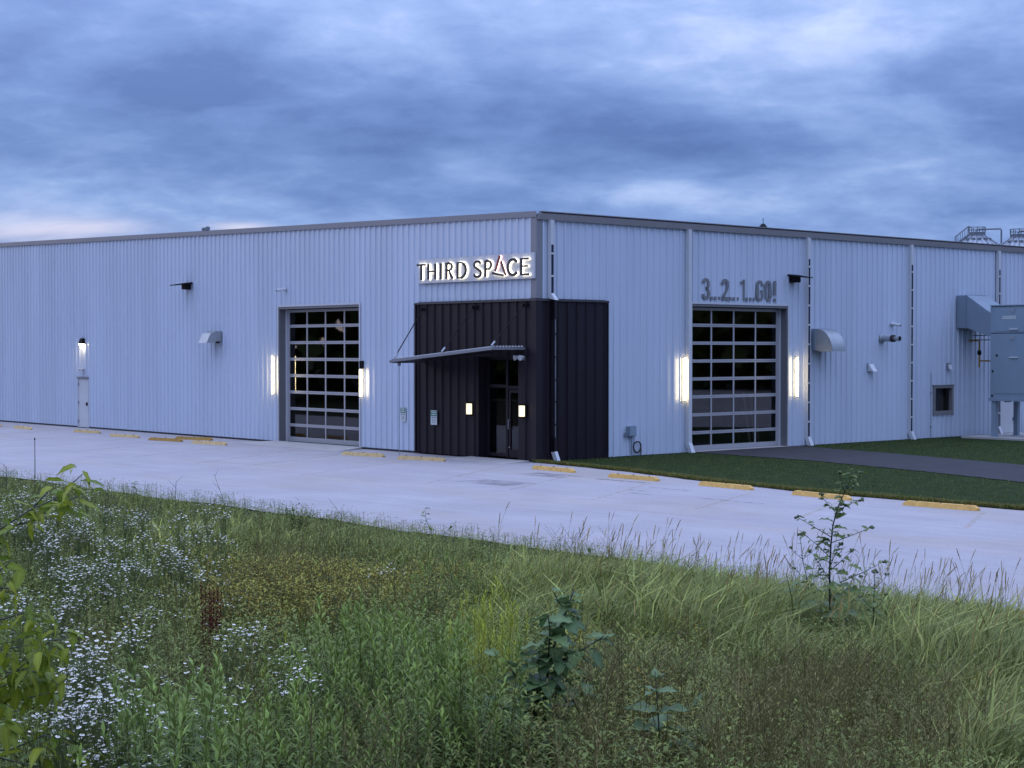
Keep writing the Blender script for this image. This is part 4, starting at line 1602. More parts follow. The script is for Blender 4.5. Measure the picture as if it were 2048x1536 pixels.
# ------------------------------------------------------------------ vegetation
def leaf_material(name, rough=.6, trans=.25, gain=(1, 1, 1, 1)):
    m = bpy.data.materials.new(name)
    m.use_nodes = True
    t = m.node_tree
    p = t.nodes['Principled BSDF']
    o = t.nodes['Material Output']
    vcol = t.nodes.new('ShaderNodeVertexColor')
    vcol.layer_name = 'Col'
    ca = t.nodes.new('ShaderNodeMix')
    ca.data_type = 'RGBA'
    ca.blend_type = 'MULTIPLY'
    ca.inputs['Factor'].default_value = 1
    ca.inputs['B'].default_value = gain
    t.links.new(vcol.outputs[0], ca.inputs['A'])
    p.inputs['Roughness'].default_value = rough
    p.inputs['Specular IOR Level'].default_value = .25
    t.links.new(ca.outputs['Result'], p.inputs['Base Color'])
    tr = t.nodes.new('ShaderNodeBsdfTranslucent')
    t.links.new(ca.outputs['Result'], tr.inputs['Color'])
    mx = t.nodes.new('ShaderNodeMixShader')
    mx.inputs[0].default_value = trans
    t.links.new(p.outputs[0], mx.inputs[1])
    t.links.new(tr.outputs[0], mx.inputs[2])
    t.links.new(mx.outputs[0], o.inputs['Surface'])
    return m


LEAF = leaf_material('foliage', gain=(2.4, 1.95, .98, 1))
PETAL = leaf_material('petals', .7, .2)


def bake(name, parts, material, parent=None):
    """parts: [(V(n,3), F(m,3), C(n,3))] joined into one mesh of triangles with a colour per vertex"""
    V, F, Cc, k = [], [], [], 0
    for v_, f_, c_ in parts:
        V.append(v_)
        F.append(f_ + k)
        Cc.append(c_)
        k += len(v_)
    V, F, Cc = np.concatenate(V), np.concatenate(F), np.concatenate(Cc)
    me = bpy.data.meshes.new(name)
    me.vertices.add(len(V))
    me.vertices.foreach_set('co', V.astype(np.float32).ravel())
    me.loops.add(len(F) * 3)
    me.loops.foreach_set('vertex_index', F.astype(np.int32).ravel())
    me.polygons.add(len(F))
    me.polygons.foreach_set('loop_start', np.arange(0, len(F) * 3, 3, dtype=np.int32))
    me.polygons.foreach_set('loop_total', np.full(len(F), 3, dtype=np.int32))
    at_ = me.color_attributes.new('Col', 'FLOAT_COLOR', 'POINT')
    rgba = np.ones((len(V), 4), dtype=np.float32)
    rgba[:, :3] = Cc
    at_.data.foreach_set('color', rgba.ravel())
    me.materials.append(material)
    me.update(calc_edges=True)
    o = bpy.data.objects.new(name, me)
    COL.objects.link(o)
    if parent is not None:
        o.parent = parent
    return o


class Tpl:
    """small plant built from triangles with a colour class per vertex"""
    def __init__(self):
        self.v, self.f, self.c = [], [], []

    def tri(self, pts, fs, col):
        k = len(self.v)
        self.v += [tuple(p) for p in pts]
        self.f += [tuple(i + k for i in f) for f in fs]
        self.c += [col] * len(pts)

    def stem(self, pts, r, col, r1=None):
        pts = [Vector(p) for p in pts]
        rings = []
        for i, p in enumerate(pts):
            d = (pts[min(i + 1, len(pts) - 1)] - pts[max(i - 1, 0)]).normalized()
            u = d.orthogonal().normalized()
            w_ = d.cross(u)
            rr = r + ((r1 if r1 is not None else r) - r) * i / (len(pts) - 1)
            rings += [p + (u * math.cos(a) + w_ * math.sin(a)) * rr for a in (0, 2.094, 4.189)]
        fs = []
        for i in range(len(pts) - 1):
            for j in range(3):
                a, b = 3 * i + j, 3 * i + (j + 1) % 3
                fs += [(a, b, b + 3), (a, b + 3, a + 3)]
        self.tri(rings, fs, col)

    def leaf(self, base, d, length, width, col, droop=.3, fold=.15, up=Vector((0, 0, 1))):
        base, d = Vector(base), Vector(d).normalized()
        side = d.cross(up)
        side = side.normalized() if side.length > 1e-3 else Vector((1, 0, 0))
        nrm = side.cross(d)
        mid = base + d * length * .5 + nrm * length * .06
        tip = base + d * length - up * length * droop
        l_, r_ = mid + side * width / 2 + nrm * width * fold, mid - side * width / 2 + nrm * width * fold
        self.tri([base, l_, mid, r_, tip], [(0, 2, 1), (0, 3, 2), (1, 2, 4), (2, 3, 4)], col)

    def arr(self):
        return np.array(self.v, float), np.array(self.f, int), np.array(self.c, float)


def place(tpls, P, yaw, lean, leandir, scale, tint):
    """copies of templates at P; tint (n,3) multiplies colour"""
    outp = []
    idx = rng.integers(0, len(tpls), len(P))
    for k, tp in enumerate(tpls):
        sel = np.where(idx == k)[0]
        if not len(sel):
            continue
        v_, f_, c_ = tp.arr()
        ca, sa = np.cos(yaw[sel]), np.sin(yaw[sel])
        X = v_[None, :, 0] * ca[:, None] - v_[None, :, 1] * sa[:, None]
        Y = v_[None, :, 0] * sa[:, None] + v_[None, :, 1] * ca[:, None]
        Z = np.repeat(v_[None, :, 2], len(sel), 0)
        X = X + lean[sel][:, None] * np.cos(leandir[sel])[:, None] * Z
        Y = Y + lean[sel][:, None] * np.sin(leandir[sel])[:, None] * Z
        s = scale[sel][:, None]
        V = np.stack([X * s + P[sel, 0][:, None], Y * s + P[sel, 1][:, None], Z * s + P[sel, 2][:, None]], -1).reshape(-1, 3)
        n = len(v_)
        F = (f_[None] + (np.arange(len(sel)) * n)[:, None, None]).reshape(-1, 3)
        C = (c_[None] * tint[sel][:, None, :]).reshape(-1, 3)
        outp.append((V, F, C))
    return outp


CLEAR = [(*at(1085, 1515, 0.0), .30, 1.1), (*at(1665, 1285, .05), .62, 1.7), (*at(1748, 1300, .05), .22, .6), (*at(1318, 1535, .05), .28, 1.2), (*at(1408, 1505, .05), .18, .9), (*at(418, 1225, .48), .30, 1.5), (-2.3, 6.2, .35, .7)]


def candidates(n, h=0.0, power=.55, xpad=1.6, clear=True):
    """random spots on the bank inside the view (a little wider), denser near the camera, with where they are seen"""
    y = 4.2 + (44 - 4.2) * rng.random(n * 3) ** (1 / power) if False else 4.2 * (44 / 4.2) ** (rng.random(n * 3) ** .8)
    x = (rng.random(n * 3) * 2 - 1) * (y * .318 + xpad)
    q = qdist(x, y)
    ok = q > .03
    x, y, q = x[ok][:n], y[ok][:n], q[ok][:n]
    z = bank(x, y)
    px, py = project(x, y, z + h)
    if clear:
        ok = np.ones(len(x), bool)
        for bx_, by_, r_, run in CLEAR:
            d_ = math.hypot(bx_, by_)
            ux, uy = -bx_ / d_, -by_ / d_
            t_ = np.clip((x - bx_) * ux + (y - by_) * uy, 0, run)
            ok &= np.hypot(x - bx_ - ux * t_, y - by_ - uy * t_) > r_ * (.6 + .5 * rng.random(len(x)))
        x, y, z, px, py, q = x[ok], y[ok], z[ok], px[ok], py[ok], q[ok]
    return np.stack([x, y, z], -1), px, py, q


def zone(px, py, blobs):
    w_ = np.zeros(len(px))
    for cx, cy, rx, ry, a in blobs:
        w_ += a * np.exp(-(((px - cx) / rx) ** 2 + ((py - cy) / ry) ** 2))
    return w_


def lump(P, f=1.0, ph=0.0):
    """soft patchiness over the ground"""
    x, y = P[:, 0], P[:, 1]
    return (np.sin(1.9 * f * x + .8 * f * y + ph) + np.sin(-1.1 * f * x + 2.3 * f * y + 2 * ph + 1) + np.sin(3.1 * f * x - 1.7 * f * y + ph + 2)) / 3


Z_WHITE = [(110, 1495, 110, 35, .7), (300, 1512, 110, 24, .8), (230, 1420, 60, 30, .5), (60, 1050, 110, 45, .7), (190, 1075, 80, 35, .8), (260, 1110, 110, 32, 1.0), (140, 1130, 110, 35, .7), (240, 1165, 130, 30, .9), (330, 1150, 50, 30, .8), (300, 1110, 40, 40, .6), (125, 1215, 55, 25, 1.2),
           (410, 1068, 45, 16, .9), (370, 1210, 40, 25, .5), (20, 1240, 40, 30, .9), (230, 1265, 60, 20, .6), (190, 1310, 70, 25, .8), (155, 1350, 50, 28, .9), (240, 1330, 40, 25, .5),
           (220, 1375, 40, 20, .7), (70, 1440, 45, 22, .9), (170, 1440, 65, 22, 1.0), (60, 1515, 60, 20, 1.0), (190, 1490, 40, 20, .6), (340, 1505, 70, 25, .6), (300, 1290, 60, 20, .3), (590, 1365, 28, 22, 1.1),
           (505, 1310, 22, 14, .7), (465, 1400, 14, 26, .8), (480, 1345, 20, 14, .6), (545, 1515, 25, 14, .7), (390, 1345, 40, 22, .35), (670, 1155, 28, 8, .6), (800, 1155, 22, 8, .5), (430, 1110, 40, 30, .25), (260, 1040, 30, 14, .4)]
Z_YELLOW = [(560, 1165, 160, 38, 1.0), (480, 1200, 90, 45, .9), (700, 1160, 150, 30, .7), (850, 1165, 110, 28, .8), (640, 1200, 160, 30, .5), (910, 1150, 50, 18, .8), (900, 1222, 20, 10, 1.5), (635, 1228, 14, 10, 1.5), (260, 1258, 14, 14, 1.6), (1360, 1265, 60, 25, .6), (1140, 1290, 30, 20, .7), (1260, 1370, 60, 60, .35), (430, 1150, 90, 50, .4)]
Z_GOLD = [(730, 1240, 130, 40, .8), (640, 1330, 140, 50, 1.0), (800, 1290, 120, 45, 1.0), (960, 1340, 100, 60, 1.0), (860, 1390, 110, 60, 1.0), (560, 1420, 90, 50, .9), (620, 1440, 120, 50, .9), (320, 1440, 100, 45, 1.1), (400, 1430, 70, 40, 1.0), (760, 1170, 50, 20, .5), (900, 1110, 120, 18, .7), (470, 1480, 60, 30, .5), (170, 1500, 60, 30, .4)]
Z_LIME = [(985, 1270, 60, 42, 1.0), (950, 1310, 40, 25, .6), (1000, 1240, 40, 20, .5), (540, 1310, 50, 20, .3)]
Z_BROWN = [(1450, 1450, 230, 90, 1.0), (1700, 1440, 170, 80, 1.1), (1900, 1400, 80, 60, .5), (1250, 1420, 140, 70, .9), (1330, 1350, 120, 50, .8), (1650, 1330, 90, 40, .8), (850, 1500, 160, 40, 1.0), (680, 1520, 150, 30, .9), (500, 1380, 60, 40, .7), (440, 1300, 90, 60, .45), (140, 1085, 35, 25, .9), (185, 1265, 35, 30, 1.1), (650, 1085, 120, 22, .5), (560, 1110, 80, 24, .5), (420, 1500, 110, 25, .5), (1160, 1115, 60, 16, .6), (1100, 1480, 60, 40, .5), (1550, 1380, 100, 40, .7)]
Z_GRASS = [(1700, 1220, 420, 75, 1.0), (1950, 1300, 170, 120, 1.0), (1250, 1170, 220, 55, 1.0), (1350, 1230, 200, 45, .8), (1050, 1130, 110, 35, .8), (450, 1045, 200, 24, .8), (320, 1060, 60, 20, .5), (720, 1065, 160, 16, .5), (1980, 1480, 110, 60, .9), (1050, 1200, 100, 45, .5), (560, 1090, 60, 20, .4)]

jit = lambda n, a: 1 + (rng.random((n, 1)) * 2 - 1) * a


# --- grass blades -----------------------------------------------------------
def blades(P, h, wd, az_, bend, col):
    n = len(P)
    ca, sa = np.cos(az_), np.sin(az_)
    D = np.stack([ca, sa, np.zeros(n)], -1)
    S = np.stack([-sa, ca, np.zeros(n)], -1)
    up = np.array([0, 0, 1.0])
    b0 = P
    m = P + up * (h * .58)[:, None] + D * (h * bend * .30)[:, None]
    tp = P + up * (h * (1 - .30 * bend))[:, None] + D * (h * bend * .95)[:, None]
    w2 = (wd / 2)[:, None]
    V = np.stack([b0 - S * w2, b0 + S * w2, m - S * w2 * .8, m + S * w2 * .8, tp], 1).reshape(-1, 3)
    base = (np.arange(n) * 5)[:, None, None]
    F = (np.array([[0, 1, 3], [0, 3, 2], [2, 3, 4]])[None] + base).reshape(-1, 3)
    C = np.repeat(col[:, None, :], 5, 1).reshape(-1, 3)
    return V, F, C


NB_ = 26000
P, px, py, q = candidates(NB_, .4)
gz_ = zone(px, py, Z_GRASS)
bz_ = zone(px, py, Z_BROWN)
keep = rng.random(len(P)) < np.clip(.34 + gz_ * .9 - zone(px, py, Z_GOLD) * .45, .08, 1)
P, px, py, q, gz_, bz_ = P[keep], px[keep], py[keep], q[keep], gz_[keep], bz_[keep]
per = 11
n = len(P) * per
Pp = np.repeat(P, per, 0) + np.concatenate([rng.normal(0, .055, (n, 2)), np.zeros((n, 1))], 1)
Pp[:, 2] = bank(Pp[:, 0], Pp[:, 1]) - .01
tall = np.repeat(np.clip(gz_, 0, 1), per)
right = np.clip((np.repeat(px, per) - 850) / 500, 0, 1)
dist = Pp[:, 1]
edge_q = np.clip(np.repeat(q, per) / 3.2, .12, 1)
hh = (.20 + .20 * tall + .16 * tall * right) * (.6 + .7 * rng.random(n)) * (.30 + .70 * edge_q)
ww = (.0045 + .006 * rng.random(n) ** 2) * (1 + dist / 22)
windy = np.where(rng.random(n) < .6, .3 + .5 * rng.normal(0, 1, n), rng.random(n) * 6.283)
dry = np.clip(np.repeat(bz_, per) * .6 + .10 * rng.normal(0, 1, n) + .04, 0, .9)
g0, g1 = np.array([.062, .098, .040]), np.array([.095, .125, .045])
colr = g0 + (g1 - g0) * rng.random((n, 1))
blue = np.clip(right * .5 + .3 * np.repeat(lump(P, .7), per), 0, 1)[:, None]
colr = colr * (1 - blue) + np.array([.064, .096, .050]) * blue
colr = colr * (1 - dry[:, None]) + np.array([.100, .096, .060]) * dry[:, None]
colr *= np.exp(rng.normal(0, .34, (n, 1)))
acc = rng.random(n) < .13
ww = np.where(acc, ww * 1.9, ww)
hh = np.where(acc, hh * 1.25, hh)
colr[acc] *= np.array([1.4, 1.32, 1.5])
o = bake('meadow_grass', [blades(Pp, hh, ww, windy, .25 + .75 * rng.random(n), colr)], LEAF)
tag(o, 'green tall grass covering the bank in front of the car park', kind='stuff')

# --- flowering grass stalks ----------------------------------------------------
tp = []
for k in range(10):
    T = Tpl()
    H = .62 + .3 * rnd.random()
    bd = .05 + .30 * rnd.random() ** 2
    pts = [(bd * H * (f ** 2.2), .03 * math.sin(5 * f + k), H * (f - .10 * bd * f ** 3)) for f in (0, .35, .6, .8, .9)]
    T.stem(pts, .0022, (.105, .125, .06), .0012)
    a, b = Vector(pts[-2]), Vector(pts[-1])
    d = (b - a).normalized()
    L = .10 + .07 * rnd.random()
    cur = [b + d * L * f + Vector((bd * .05 * f * f, 0, -.02 * f * f * bd)) for f in (0, .3, .7, 1)]
    for i, wv in enumerate([.0035, .0055, .004]):
        T.stem([cur[i], cur[i + 1]], wv, (.15, .135, .085), wv * .7)
    for s_ in (.25, .45):
        i = 1 if s_ < .4 else 2
        T.leaf(pts[i], (rnd.uniform(-1, 1), rnd.uniform(-1, 1), .9), .18, .006, (.075, .11, .045), .5)
    tp.append(T)
P, px, py, q = candidates(15000, .6)
w_ = zone(px, py, [(1850, 1190, 330, 70, 1.0), (1500, 1150, 230, 50, 1.0), (1180, 1105, 150, 32, 1.2), (1120, 1085, 70, 20, 1.0), (1960, 1280, 140, 80, .6), (1400, 1200, 250, 40, .4), (300, 1005, 260, 22, .30), (620, 1045, 140, 12, .22)])
w_ *= np.where((q < 2.6), 1.0, .32)
keep = rng.random(len(P)) < np.clip(w_, 0, 1) * .62
P, px, q = P[keep], px[keep], q[keep]
n = len(P)
sc_ = (.75 + .45 * rng.random(n)) * np.where(px < 800, .62, 1) * np.clip(1.02 - (P[:, 1] - 20) * .012, .7, 1.1)
o = bake('grass_seedheads', place(tp, P, rng.normal(0, 1.0, n), rng.normal(0, .10, n), rng.random(n) * 6.28, sc_, jit(n, .3) * np.ones((n, 3))), LEAF)
tag(o, 'slender grass stalks with narrow seed heads standing up against the car park', kind='stuff')

# --- low broad-leaved weeds fill -------------------------------------------------
tp = []
for k in range(8):
    T = Tpl()
    for j in range(16):
        a = rnd.random() * 6.28
        z = .05 + .30 * rnd.random()
        r_ = .02 + .07 * rnd.random()
        T.leaf((r_ * math.cos(a), r_ * math.sin(a), z), (math.cos(a), math.sin(a), .5 * rnd.random() + .1), .035 + .045 * rnd.random(), .012 + .012 * rnd.random(), tuple(np.array((.066, .100, .038)) * (.75 + .5 * rnd.random())), .2)
    T.stem([(0, 0, 0), (.01, 0, .18), (.0, .02, .36)], .003, (.07, .08, .04), .0015)
    tp.append(T)
P, px, py, q = candidates(19000, .3, clear=False)
keep = (rng.random(len(P)) < .9) & (q > .25)
P, px, py, q = P[keep], px[keep], py[keep], q[keep]
n = len(P)
tint = np.ones((n, 3))
yl = np.clip(zone(px, py, Z_YELLOW), 0, 1)[:, None]
br = np.clip(zone(px, py, Z_BROWN), 0, 1)[:, None]
lm = np.clip(lump(P, .8, 2) * .5 + .2, 0, .6)[:, None]
tint = tint * (1 - yl) + np.array([1.9, 1.42, .95]) * yl
tint = tint * (1 - br * .75) + np.array([1.15, .98, 1.0]) * br * .75
tint = tint * (1 - lm) + tint * np.array([.95, 1.02, 1.15]) * lm
tint *= jit(n, .3)
o = bake('weeds', place(tp, P, rng.random(n) * 6.28, rng.normal(0, .15, n), rng.random(n) * 6.28, .35 + .3 * np.clip(q / 2, 0, 1) + .7 * rng.random(n) * np.clip(q / 2, .2, 1), tint), LEAF)
tag(o, 'low leafy weeds filling the bank between the taller plants', kind='stuff')

# --- goldenrod, not yet in flower ---------------------------------------------------
def goldenrod(height, leaves, narrow=1.0):
    T = Tpl()
    c, c2 = rnd.uniform(-.10, .10), rnd.uniform(-.10, .10)
    T.stem([(0, 0, 0), (c * .3, c2 * .3, height * .5), (c, c2, height)], .0028, (.060, .075, .035), .0015)
    for j in range(leaves):
        f = .30 + .70 * (j + .5) / leaves
        a = j * 2.4 + rnd.uniform(-.4, .4)
        L = (.030 + .040 * math.sin(min(1, f * 1.05) * math.pi * .85)) * rnd.uniform(.8, 1.25)
        el_ = .15 + 1.0 * max(0, f - .70) / .30 + rnd.uniform(-.2, .2)
        base = (c * f * f, c2 * f * f, height * f)
        d = (math.cos(a) * math.cos(el_), math.sin(a) * math.cos(el_), math.sin(el_))
        shade = .9 + .75 * max(0, f - .70) / .30
        T.leaf(base, d, L, .014 * narrow, tuple(np.array((.056, .092, .038)) * shade * rnd.uniform(.7, 1.3)), .25 if f < .85 else .05)
    return T


tp = [goldenrod(.50 + .30 * rnd.random(), 52) for k in range(10)]
P, px, py, q = candidates(26000, .7)
w_ = np.clip(zone(px, py, Z_GOLD) - .22, 0, 1) * 1.35
keep = (rng.random(len(P)) < np.clip(w_ * (.85 + .8 * lump(P, 1.1)), 0, 1) * 1.0) & (q > .4)
P, px, py = P[keep], px[keep], py[keep]
n = len(P)
tint = np.ones((n, 3)) * jit(n, .22)
bl = np.clip(zone(px, py, [(350, 1440, 140, 60, 1.0)]), 0, 1)[:, None]
tint = tint * (1 - bl) + tint * np.array([1.0, 1.0, 1.15]) * bl
o = bake('goldenrod', place(tp, P, rng.random(n) * 6.28, rng.normal(0, .14, n), rng.random(n) * 6.28, (.80 + .16 * lump(P, 1.6, 4) + .22 * np.clip(zone(px, py, Z_GOLD), 0, 1)) * (.75 + .4 * rng.random(n)), tint), LEAF)
tag(o, 'leafy green goldenrod stems in mounds on the near bank, not yet in flower', kind='stuff')
tp = [goldenrod(.5 + .2 * rnd.random(), 90, .4) for k in range(5)]
P, px, py, q = candidates(26000, .55)
keep = rng.random(len(P)) < np.clip(zone(px, py, Z_LIME), 0, 1) * .55
P = P[keep]
n = len(P)
o = bake('feathery_weeds', place(tp, P, rng.random(n) * 6.28, rng.normal(0, .08, n), rng.random(n) * 6.28, .75 + .4 * rng.random(n), np.array([1.75, 1.45, .75]) * jit(n, .2)), LEAF)
tag(o, 'feathery yellow green weeds in one bright patch left of the dark burdock', kind='stuff')

# --- white fleabane ---------------------------------------------------------------------
def daisy(T, c, nrm, r, col=(.86, .83, .76)):
    nrm = Vector(nrm).normalized()
    u = nrm.orthogonal().normalized()
    w_ = nrm.cross(u)
    c = Vector(c)
    ring = [c + (u * math.cos(a) + w_ * math.sin(a)) * r - nrm * r * .25 for a in [k * 6.2832 / 8 for k in range(8)]]
    T.tri([c] + ring, [(0, i + 1, (i + 1) % 8 + 1) for i in range(8)], col)
    ring = [c + nrm * r * .12 + (u * math.cos(a) + w_ * math.sin(a)) * r * .38 for a in [k * 6.2832 / 6 for k in range(6)]]
    T.tri([c + nrm * r * .22] + ring, [(0, i + 1, (i + 1) % 6 + 1) for i in range(6)], (.45, .36, .10))


def fleabane(heads):
    T = Tpl()
    H = .50 + .2 * rnd.random()
    g_ = (.125, .155, .050)
    T.stem([(0, 0, 0), (.01, 0, H * .4), (0, .01, H * .72)], .003, g_, .002)
    for j in range(8):
        f = .1 + .6 * j / 8
        a = j * 2.4
        T.leaf((0, 0, H * f), (math.cos(a), math.sin(a), .5), .06, .009, g_, .3)
    for j in range(heads):
        a, r_ = rnd.random() * 6.28, .015 + .085 * math.sqrt(rnd.random())
        z = H * (.88 + .16 * rnd.random()) - r_ * .25
        tipp = (r_ * math.cos(a), r_ * math.sin(a), z)
        T.stem([(0, 0, H * (.55 + .15 * rnd.random())), (r_ * .6 * math.cos(a), r_ * .6 * math.sin(a), z - .05), tipp], .0011, g_)
        daisy(T, tipp, (rnd.uniform(-.35, .35), rnd.uniform(-.35, .35), 1), .0060 + .0042 * rnd.random())
    return T


tp = [fleabane(9 + k) for k in range(8)]
P, px, py, q = candidates(34000, .55)
w_ = zone(px, py, Z_WHITE)
keep = (rng.random(len(P)) < np.clip(w_ * np.clip(.55 + 1.9 * lump(P, 2.9, 1), 0, 2), 0, 1) * .44) & (q > .3)
P = P[keep]
n = len(P)
o = bake('fleabane', place(tp, P, rng.random(n) * 6.28, rng.normal(0, .10, n), rng.random(n) * 6.28, (.8 + .4 * rng.random(n)) * (1 + np.clip(P[:, 1] - 14, 0, 20) * .012), np.ones((n, 3)) * jit(n, .12)), PETAL)
tag(o, 'drifts of small white daisy flowers on the left half of the bank', kind='stuff')

# --- yellow trefoil flowers ------------------------------------------------------------------
def trefoil():
    T = Tpl()
    for j in range(9):
        a, r_, z = rnd.random() * 6.28, .10 * math.sqrt(rnd.random()), .26 + .16 * rnd.random()
        c = (r_ * math.cos(a), r_ * math.sin(a), z)
        T.stem([(r_ * .3, 0, .05), c], .001, (.10, .11, .04))
        for k in range(2):
            T.leaf(c, (rnd.uniform(-1, 1), rnd.uniform(-1, 1), .5), .016, .012, (.36, .27, .045), .1)
        T.leaf((c[0], c[1], c[2] - .04), (rnd.uniform(-1, 1), rnd.uniform(-1, 1), .4), .03, .012, (.15, .15, .05), .1)
    return T


tp = [trefoil() for k in range(6)]
P, px, py, q = candidates(26000, .35)
keep = (rng.random(len(P)) < np.clip(zone(px, py, Z_YELLOW), 0, 1) * .5) & (q > .3)
P = P[keep]
n = len(P)
o = bake('yellow_trefoil', place(tp, P, rng.random(n) * 6.28, rng.normal(0, .10, n), rng.random(n) * 6.28, .8 + .5 * rng.random(n), np.ones((n, 3)) * jit(n, .3)), PETAL)
tag(o, 'scattered tiny yellow flowers in a band across the middle of the bank', kind='stuff')

# --- dry brown weeds ----------------------------------------------------------------------------
def dry_weed():
    T = Tpl()
    H = .45 + .25 * rnd.random()
    c = (.072, .070, .052)
    T.stem([(0, 0, 0), (.02, .0, H * .5), (.0, .03, H)], .003, c, .0012)
    for j in range(15):
        f = .25 + .7 * rnd.random()
        a = rnd.random() * 6.28
        L = .10 + .14 * rnd.random()
        b = (.02 * math.sin(f * 3), .03 * f * f, H * f)
        tip = (b[0] + L * .7 * math.cos(a), b[1] + L * .7 * math.sin(a), b[2] + L * .75)
        cc = tuple(np.array(c) * rnd.uniform(.7, 1.5))
        T.stem([b, tip], .0016, cc, .0008)
        for k in range(4):
            g_ = .35 + .2 * k
            s = Vector(b).lerp(Vector(tip), g_)
            T.leaf(s, (rnd.uniform(-1, 1), rnd.uniform(-1, 1), .7), .022, .005, tuple(np.array((.085, .088, .055)) * rnd.uniform(.6, 1.5)), .1)
    return T


tp = [dry_weed() for k in range(8)]
P, px, py, q = candidates(26000, .5)
keep = (rng.random(len(P)) < np.clip(zone(px, py, Z_BROWN) * (.7 + .8 * lump(P, 1.3, 3)) - .5 * zone(px, py, Z_GOLD), 0, 1) * .36) & (q > .35)
P, px = P[keep], px[keep]
n = len(P)
gr_ = rng.random((n, 1))
tint = (np.array([1, 1, 1]) * (1 - gr_ * .6) + np.array([.75, 1.05, .8]) * gr_ * .6) * jit(n, .3)
o = bake('dry_weeds', place(tp, P, rng.random(n) * 6.28, rng.normal(0, .15, n), rng.random(n) * 6.28, .8 + .45 * rng.random(n), tint), LEAF)
tag(o, 'brown dry branching weeds in rusty patches on the near bank', kind='stuff')

# --- lawn blades by the side wall ---------------------------------------------------------------------
n = 42000
ss, oo = -rng.random(n) * 24, rng.random(n) ** 1.0 * 2.0
le_s = np.array([p[0] for p in lawn_edge][::-1])
le_o = np.array([p[1] for p in lawn_edge][::-1])
eo = np.interp(ss, le_s, le_o)
near = rng.random(n) < .5
ooff = np.where(near, eo - np.abs(rng.normal(0, .18, n)), eo - rng.random(n) * 20)
X = CX + DA[0] * ss + NA[0] * ooff
Y = CYY + DA[1] * ss + NA[1] * ooff
sB = (X - CX) * DB[0] + (Y - CYY) * DB[1]
oB = (X - CX) * NB[0] + (Y - CYY) * NB[1]
dl = np.interp(oB, [0, 5.2, 9.5, 14.2], [6.85, 6.55, 5.5, 4.0])
dr_ = np.interp(oB, [0, 4.7, 10.7, 14], [12.3, 11.3, 9.67, 9.4])
ok = (oB > .04) & ~((sB > dl) & (sB < dr_)) & ~((sB > 21.3) & (oB > .7) & (oB < 5.3)) & (ooff < eo)
X, Y, near = X[ok], Y[ok], near[ok]
n = len(X)
Pl = np.stack([X, Y, np.full(n, .015)], -1)
hl = np.where(near, .05 + .07 * rng.random(n), .035 + .035 * rng.random(n))
cl = (np.array([.040, .062, .024]) * np.where(near, 1.15, 1.0)[:, None]) * jit(n, .35)
cl[near & (rng.random(n) < .35)] = np.array([.10, .085, .045])
o = bake('lawn_grass', [blades(Pl, hl, np.full(n, .014), rng.random(n) * 6.28, rng.random(n), cl)], LEAF)
tag(o, 'short dark green mown grass along the side wall and driveway', kind='stuff')

# ------------------------------------------------------------------ woods left and right of the photographer (seen mirrored in the glass)
def wood(name, a0, a1, dist, h0, h1, label):
    n = 5200
    a = R(a0) + R(a1 - a0) * rng.random(n)
    d = dist * (1 + .14 * rng.random(n))
    top = h0 + (h1 - h0) * (.5 + .28 * np.sin(a * 31) + .22 * np.sin(a * 77 + 1))
    z = top * rng.random(n) ** .7
    c = np.stack([np.sin(a) * d, np.cos(a) * d, z], -1)
    u = rng.normal(0, 1, (n, 3))
    u /= np.linalg.norm(u, axis=1)[:, None]
    w_ = np.cross(u, rng.normal(0, 1, (n, 3)))
    w_ /= np.linalg.norm(w_, axis=1)[:, None]
    r_ = .9 + .9 * rng.random((n, 1))
    V = np.stack([c - u * r_, c + w_ * r_ * .7, c + u * r_, c - w_ * r_ * .7], 1).reshape(-1, 3)
    V[:, 2] = np.maximum(V[:, 2], -.05)
    F = (np.array([[0, 1, 2], [0, 2, 3]])[None] + (np.arange(n) * 4)[:, None, None]).reshape(-1, 3)
    C = np.repeat(np.array([.036, .05, .02]) * jit(n, .4), 4, 0)
    tag(bake(name, [(V, F, C)], LEAF), label, kind='stuff')


wood('far_woods', 236, 332, 92, 8.0, 13.0, 'dark wood beyond the left end of the car park')
wood('far_woods', 30, 128, 105, 5.0, 10.5, 'dark wood on the far right side')

# ------------------------------------------------------------------ single plants
def leaf_mesh(name, width, col, prof, wavy=.0, curl=.25, fold=.2, rows=7, petiole=.0, m_=None):
    """one broad leaf of length 1 along +Y, face up; prof(t) is the half width shape"""
    V, F, C = [], [], []
    for i in range(rows):
        t = i / (rows - 1)
        hw = prof(t) * width / 2
        for j, u in enumerate((-1, -.5, 0, .5, 1)):
            wv = wavy * math.sin(i * 2.3 + j * 1.7) * abs(u)
            V.append((u * hw * (1 + wv), petiole + t * (1 - petiole) + wv * .12, -curl * t * t + fold * abs(u) * hw + wv * .25))
            C.append(tuple(np.array(col) * (1.25 if u == 0 else 1.0)))
    for i in range(rows - 1):
        for j in range(4):
            a = i * 5 + j
            F += [(a, a + 1, a + 6), (a, a + 6, a + 5)]
    if petiole:
        k = len(V)
        V += [(-.012, 0, 0), (.012, 0, 0), (.012, petiole + .03, 0), (-.012, petiole + .03, 0)]
        C += [col] * 4
        F += [(k, k + 1, k + 2), (k, k + 2, k + 3)]
    o = bake(name, [(np.array(V, float), np.array(F, int), np.array(C, float))], m_ or BROAD)
    m = o.data
    bpy.data.objects.remove(o)
    return m


BROAD = leaf_material('broad_leaf', .45, .25, gain=(1.9, 1.75, .95, 1))


